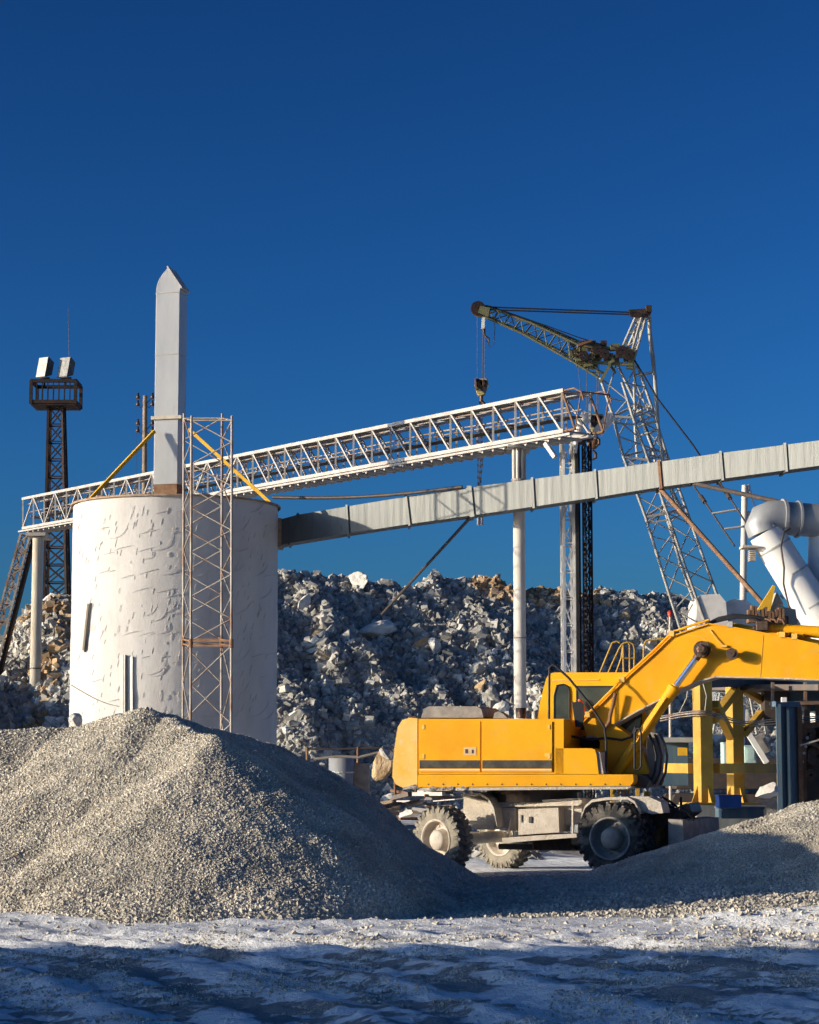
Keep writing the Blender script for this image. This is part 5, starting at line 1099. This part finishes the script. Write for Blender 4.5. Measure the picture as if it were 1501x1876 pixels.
# blue box
def thingbox(name, px0, px1, py0, py1, D, depth, m, label, cat, yaw=0, bev=.02, extra=None):
    a, b = P(px0, py1, D), P(px1, py0, D); r_ = empty(name, ((a.x + b.x) / 2, D + depth / 2, a.z), label, cat)
    c = V(((a.x + b.x) / 2, D + depth / 2, (a.z + b.z) / 2)); ux = V((math.cos(yaw), -math.sin(yaw), 0)); uy = V((math.sin(yaw), math.cos(yaw), 0))
    q = MB(); q.obox(c, ux * (b.x - a.x) / 2, uy * depth / 2, Z1 * (b.z - a.z) / 2); q.build('body', m, r_, bevel=bev)
    q = MB(); q.obox(c + Z1 * (b.z - a.z) * .47, ux * (b.x - a.x) / 2 * 1.04, uy * depth / 2 * 1.04, Z1 * .02); q.build('lid', m, r_, bevel=.006)
    return r_, c, b.x - a.x, b.z - a.z
thingbox('steel_bin', 1318, 1359, 1458, 1481, 39.5, .5, 'blue', 'small deep blue steel bin in front of the yellow frame foot', 'bin')
r_, c, w_, h_ = thingbox('concrete_block', 1322, 1400, 1480, 1500, 39.8, .8, 'hopper', 'low grey blue block carrying the small blue bin', 'block')
r_, c, w_, h_ = thingbox('control_cabinet', 1205, 1262, 1352, 1440, 47, 1.0, 'hopper', 'grey roofed cabinet with orange hatch seen between boom cylinder and yellow column', 'cabinet')
q = MB(); a = P(1251, 1377, 46.9); q.obox(a, X1 * .10, Y1 * .02, Z1 * .085); q.build('hatch', 'brace', r_)
q = MB(); a = P(1236, 1356, 46.8); q.obox(a, X1 * .34, Y1 * .55, Z1 * .05); q.build('roof_panel', 'galv', r_)
r_, c, w_, h_ = thingbox('equipment_case', 1365, 1386, 1366, 1398, 55, .6, 'teal', 'pale turquoise case behind the yellow frame', 'case')
q = MB(); q.obox(c + V((0, -.31, .0)), X1 * w_ * .3, Y1 * .02, Z1 * h_ * .3); q.build('panel', 'teal', r_)
r_, c, w_, h_ = thingbox('equipment_case', 1326, 1338, 1360, 1400, 54, .5, 'teal', 'narrow pale turquoise case left of the second yellow column', 'case')
# inclined feeder seen through the frame
fd = empty('inclined_feeder', tuple(V((P(1390, 1400, 52).x, 52, 0))), 'small white inclined feeder trough seen through the yellow frame', 'feeder')
q = MB(); q.beam(P(1372, 1345, 52), P(1405, 1398, 52), .16, .12); q.build('trough', 'white', fd)
q = MB(); q.beam(P(1388, 1348, 52.3), P(1402, 1380, 52.3), .22, .3); q.build('cover', 'greypaint', fd)
q = MB(); a, b = P(1372, 1268, 60), P(1400, 1340, 60)
lattice(q, quadbox(P(1376, 1260, 58), X1, Y1, .12, .3), quadbox(P(1392, 1345, 58), X1, Y1, .12, .3), 5, .03, .02, style='x'); lattice(q, quadbox(P(1325, 1270, 58), X1, Y1, .12, .3), quadbox(P(1312, 1345, 58), X1, Y1, .12, .3), 4, .03, .02, style='x'); q.build('lattice_support', 'cranesteel', fd)
q = MB(); q.tube(P(1405, 1270, 50), P(1419, 1318, 50), .035, 6); q.build('strut', 'brace', fd)
# machine head above the boom (tan brackets)
mh = empty('crusher_drive', tuple(V((P(1410, 1160, 46).x, 46, 2))), 'tan machinery with gusset plates and bolts just above the boom, beside the fat white pipe', 'machine')
q = MB(); q.prism([P(1388, 1118, 46), P(1417, 1072, 46), P(1421, 1074, 46), P(1412, 1118, 46)], Y1 * .12); q.build('gusset', 'brace', mh)
q = MB(); q.prism([P(1412, 1118, 46.1), P(1424, 1084, 46.1), P(1436, 1108, 46.1), P(1438, 1140, 46.1), P(1412, 1140, 46.1)], Y1 * .5); q.build('housing', 'concrete', mh, bevel=.02)
q = MB()
for k, (a_, b_) in enumerate((((1424, 1092), (1434, 1106)), ((1428, 1104), (1422, 1112)), ((1430, 1090), (1436, 1097)))): q.beam(P(*a_, 46), P(*b_, 46), .035)
q.build('link', 'dark', mh)
rr = random.Random(9); q = MB()
for i in range(11): a = P(1372 + i * 6.2, 1126 + rr.uniform(-6, 6), 45.6); q.box(a, (.05, .2, rr.uniform(.12, .3)))
q.beam(P(1370, 1136, 45.7), P(1440, 1136, 45.7), .3, .12); q.build('bolt_row', 'rust', mh)
q = MB(); q.prism([P(1436, 1140, 46.3), P(1436, 1112, 46.3), P(1458, 1116, 46.3), P(1462, 1145, 46.3)], Y1 * .4); q.build('cover', 'concrete', mh, bevel=.02)
q = MB(); q.beam(P(1420, 1130, 46.4), P(1420, 1330, 46.4) , .5, .5, up=(0, 1, 0)); q.build('pedestal', 'dark', mh)
# handrails behind the cab
hr = empty('stair_handrail', tuple(V((P(1140, 1400, 50).x, 50, 0))), 'tan tubular stair handrails rising behind the excavator cab', 'handrail')
def hrail(pts, D=50): q = MB(); q.path([P(x, y, D + (.0 if i == 0 else .0)) for i, (x, y) in enumerate(pts)], .022, 6); q.build('rail', 'yellow_frame', hr)
hrail([(1098, 1236), (1117, 1190), (1122, 1178), (1130, 1175), (1136, 1178)]); hrail([(1112, 1238), (1134, 1190), (1140, 1180), (1150, 1176), (1154, 1182), (1154, 1235)]); hrail([(1128, 1236), (1139, 1205), (1142, 1180), (1147, 1178)], 50.6)
hrail([(1162, 1236), (1163, 1190), (1160, 1180), (1152, 1176)]); hrail([(1142, 1182), (1143, 1238)]); hrail([(1179, 1215), (1180, 1182), (1184, 1174), (1192, 1172)]); hrail([(1192, 1173), (1216, 1170)])
q = MB(); q.beam(P(1118, 1238, 50.3), P(1170, 1238, 50.3), .8, .06); q.build('landing', 'towersteel', hr)
for x in (1120, 1166): q = MB(); q.beam(V((P(x, 1238, 50.3).x, 50.3, 0)), P(x, 1238, 50.3), .08); q.build('leg', 'yellow_frame', hr)
hrail([(1140, 1206), (1164, 1206)])
# red-topped pole
rp = empty('marker_pole', tuple(V((P(1228, 1400, 52).x, 52, 0))), 'thin marker pole with red tip in front of the crane boom', 'pole')
MB().tube(V((P(1227, 1400, 52).x, 52, 0)), P(1228, 1128, 52), .035, 8).build('pole', 'dust', rp); MB().lathe(P(1228, 1128, 52), Z1, [(-.02, .05), (.08, .07), (.12, .02)], 10).build('tip', 'red', rp)
MB().tube(P(1221, 1160, 52), P(1227, 1125, 52), .015, 5).build('stay', 'dark', rp)
# ---- between the heap and the excavator
br = empty('oil_drum', tuple(V((P(625, 1450, 44).x, 44, 0))), 'dented silvery drum half hidden behind the gravel heap', 'drum')
a = P(625, 1440, 44); q = MB(); q.lathe((a.x, 44, 0), Z1, [(.0, .24), (a.z + .55, .25), (a.z + .56, .01)], 20); q.build('shell', 'galv2', br)
q = MB()
for z in (.6, 1.0, 1.62): q.lathe((a.x, 44, z), Z1, [(0, .25), (0, .265), (.03, .265), (.03, .25)], 20, False)
q.build('hoop', 'galv', br)
thingbox('storage_cabinet', 647, 677, 1398, 1475, 44.2, .4, 'greypaint', 'plain grey cabinet standing beside the silvery drum', 'cabinet')
pk = empty('cable_tray', tuple(P(640, 1390, 50)), 'sagging rail and cables crossing in front of the rubble behind the drum', 'cable tray')
q = MB(); q.path([P(x, y, 47) for x, y in ((560, 1372), (610, 1373), (660, 1371), (722, 1370), (760, 1371))], .02, 6); q.build('cable', 'dark', pk)
q = MB(); q.path([P(x, y, 47) for x, y in ((575, 1391), (620, 1386), (656, 1388), (690, 1380), (722, 1376), (780, 1374))], .035, 6); q.build('cable', 'towersteel', pk)
for x in (563, 656, 724):
    q = MB(); q.tube(V((P(x, 1390, 47).x, 47, 0)), P(x, 1369, 47), .03, 6); q.build('post', 'rust', pk)
q = MB(); q.prism([P(x, y, 46) for x, y in ((655, 1470), (655, 1400), (700, 1392), (735, 1398), (735, 1445))], Y1 * .1)
rr = random.Random(21)
grp = 'scrap timbers and bars behind the left wheel'
lab = ['pale plank lying on the scrap heap left of the excavator', 'dark beam lying on the scrap heap left of the excavator']
for i in range(26):
    y0 = rr.uniform(1446, 1500); x0 = rr.uniform(665, 800); L = rr.uniform(20, 75); D = 48 - (y0 - 1446) / 54 * 6
    a = P(x0, y0, D); b = P(x0 + L, y0 + rr.uniform(-8, 8), D + rr.uniform(-.8, .8)); k = i % 2
    q = MB(); q.beam(a, b, rr.uniform(.05, .14), rr.uniform(.02, .09)); o = q.build('scrap_beam', ('silver', 'rust', 'wood', 'dark')[rr.randrange(2) * 1 + (0 if k == 0 else 2)] if 0 else (('silver', 'wood')[i % 4 // 2] if k == 0 else ('rust', 'dark')[i % 4 // 2]))
    tag(o, lab[k], 'beam', grp + (' (pale)' if k == 0 else ' (dark)'))
# heap of spoil under the scrap
x = RNG.uniform(-1.6, 2.6, 2600); y = RNG.uniform(42.5, 50, 2600); s = .03 + .10 * RNG.random(2600) ** 3
def spoil(x, y): return np.maximum(seg_h(x, y, [(-1.5, 46, .45), (.6, 45.5, .35), (2.6, 46, .30)], .22), seg_h(x, y, [(7, 48, .9), (9, 49, 1.3)], .4))
o = scatter('spoil_stones', np.stack([x, y, np.maximum(spoil(x, y), ground_h(x, y)) + s * .2], 1), s, r1, 'rock', RNG); tag(o, 'loose broken stone strewn behind the excavator', 'rubble', kind='stuff')
sh = grid(np.arange(-4, 12, .15), np.arange(40, 54, .15), lambda X, Y: spoil(X, Y) + (fbm(X * 2, Y * 2, 3, 5) - .5) * .15, 'spoil_mound', 'scree', lambda X, Y, Z: Z > -.1); tag(sh, kind='structure')
for k, (px, py, D, s, lb) in enumerate(((668, 1418, 46.5, .0, ''),)):
    pass
q = P(698, 1400, 45); boulder((q.x, q.y, q.z), (.28, .25, .36), (.2, .3, .1), protos[6], 'ragged tan lump of rock between grey cabinet and counterweight')
q = P(715, 1380, 45); boulder((q.x, q.y, q.z), (.26, .25, .2), (.2, .9, .1), protos[5], 'grey rock touching the counterweight at its upper left')
q = P(745, 1492, 37.5); boulder((q.x, q.y, q.z), (.26, .3, .10), (.1, .1, .1), protos[2], 'flat dusty stone left of the steered front wheel')
# ---- unseen building, added and shaped to cast the foreground shade (left of and behind the camera)
pbd = empty('added_shade_building', (-36, 5, 0), 'plain unseen building added outside the picture to the left to shade the foreground', 'building')
def shade():
    tanr = math.sin(AZ) / math.tan(EL); yb = 12.0; H = (21.9 - yb) / tanr; off = H * math.cos(AZ) / math.tan(EL)
    q = MB(); q.box((-off, yb - 7, H / 2), (24, 14, H)); q.build('walls', 'white', pbd)
    for i in range(6): q = MB(); q.box((-off - 10 + i * 4, yb + .03, H * .55), (2.2, .1, 1.0)); q.build('window', 'glass', pbd)
    pbd_z = H
shade()
for o in sc.objects:
    if '_o' in o: del o['_o']
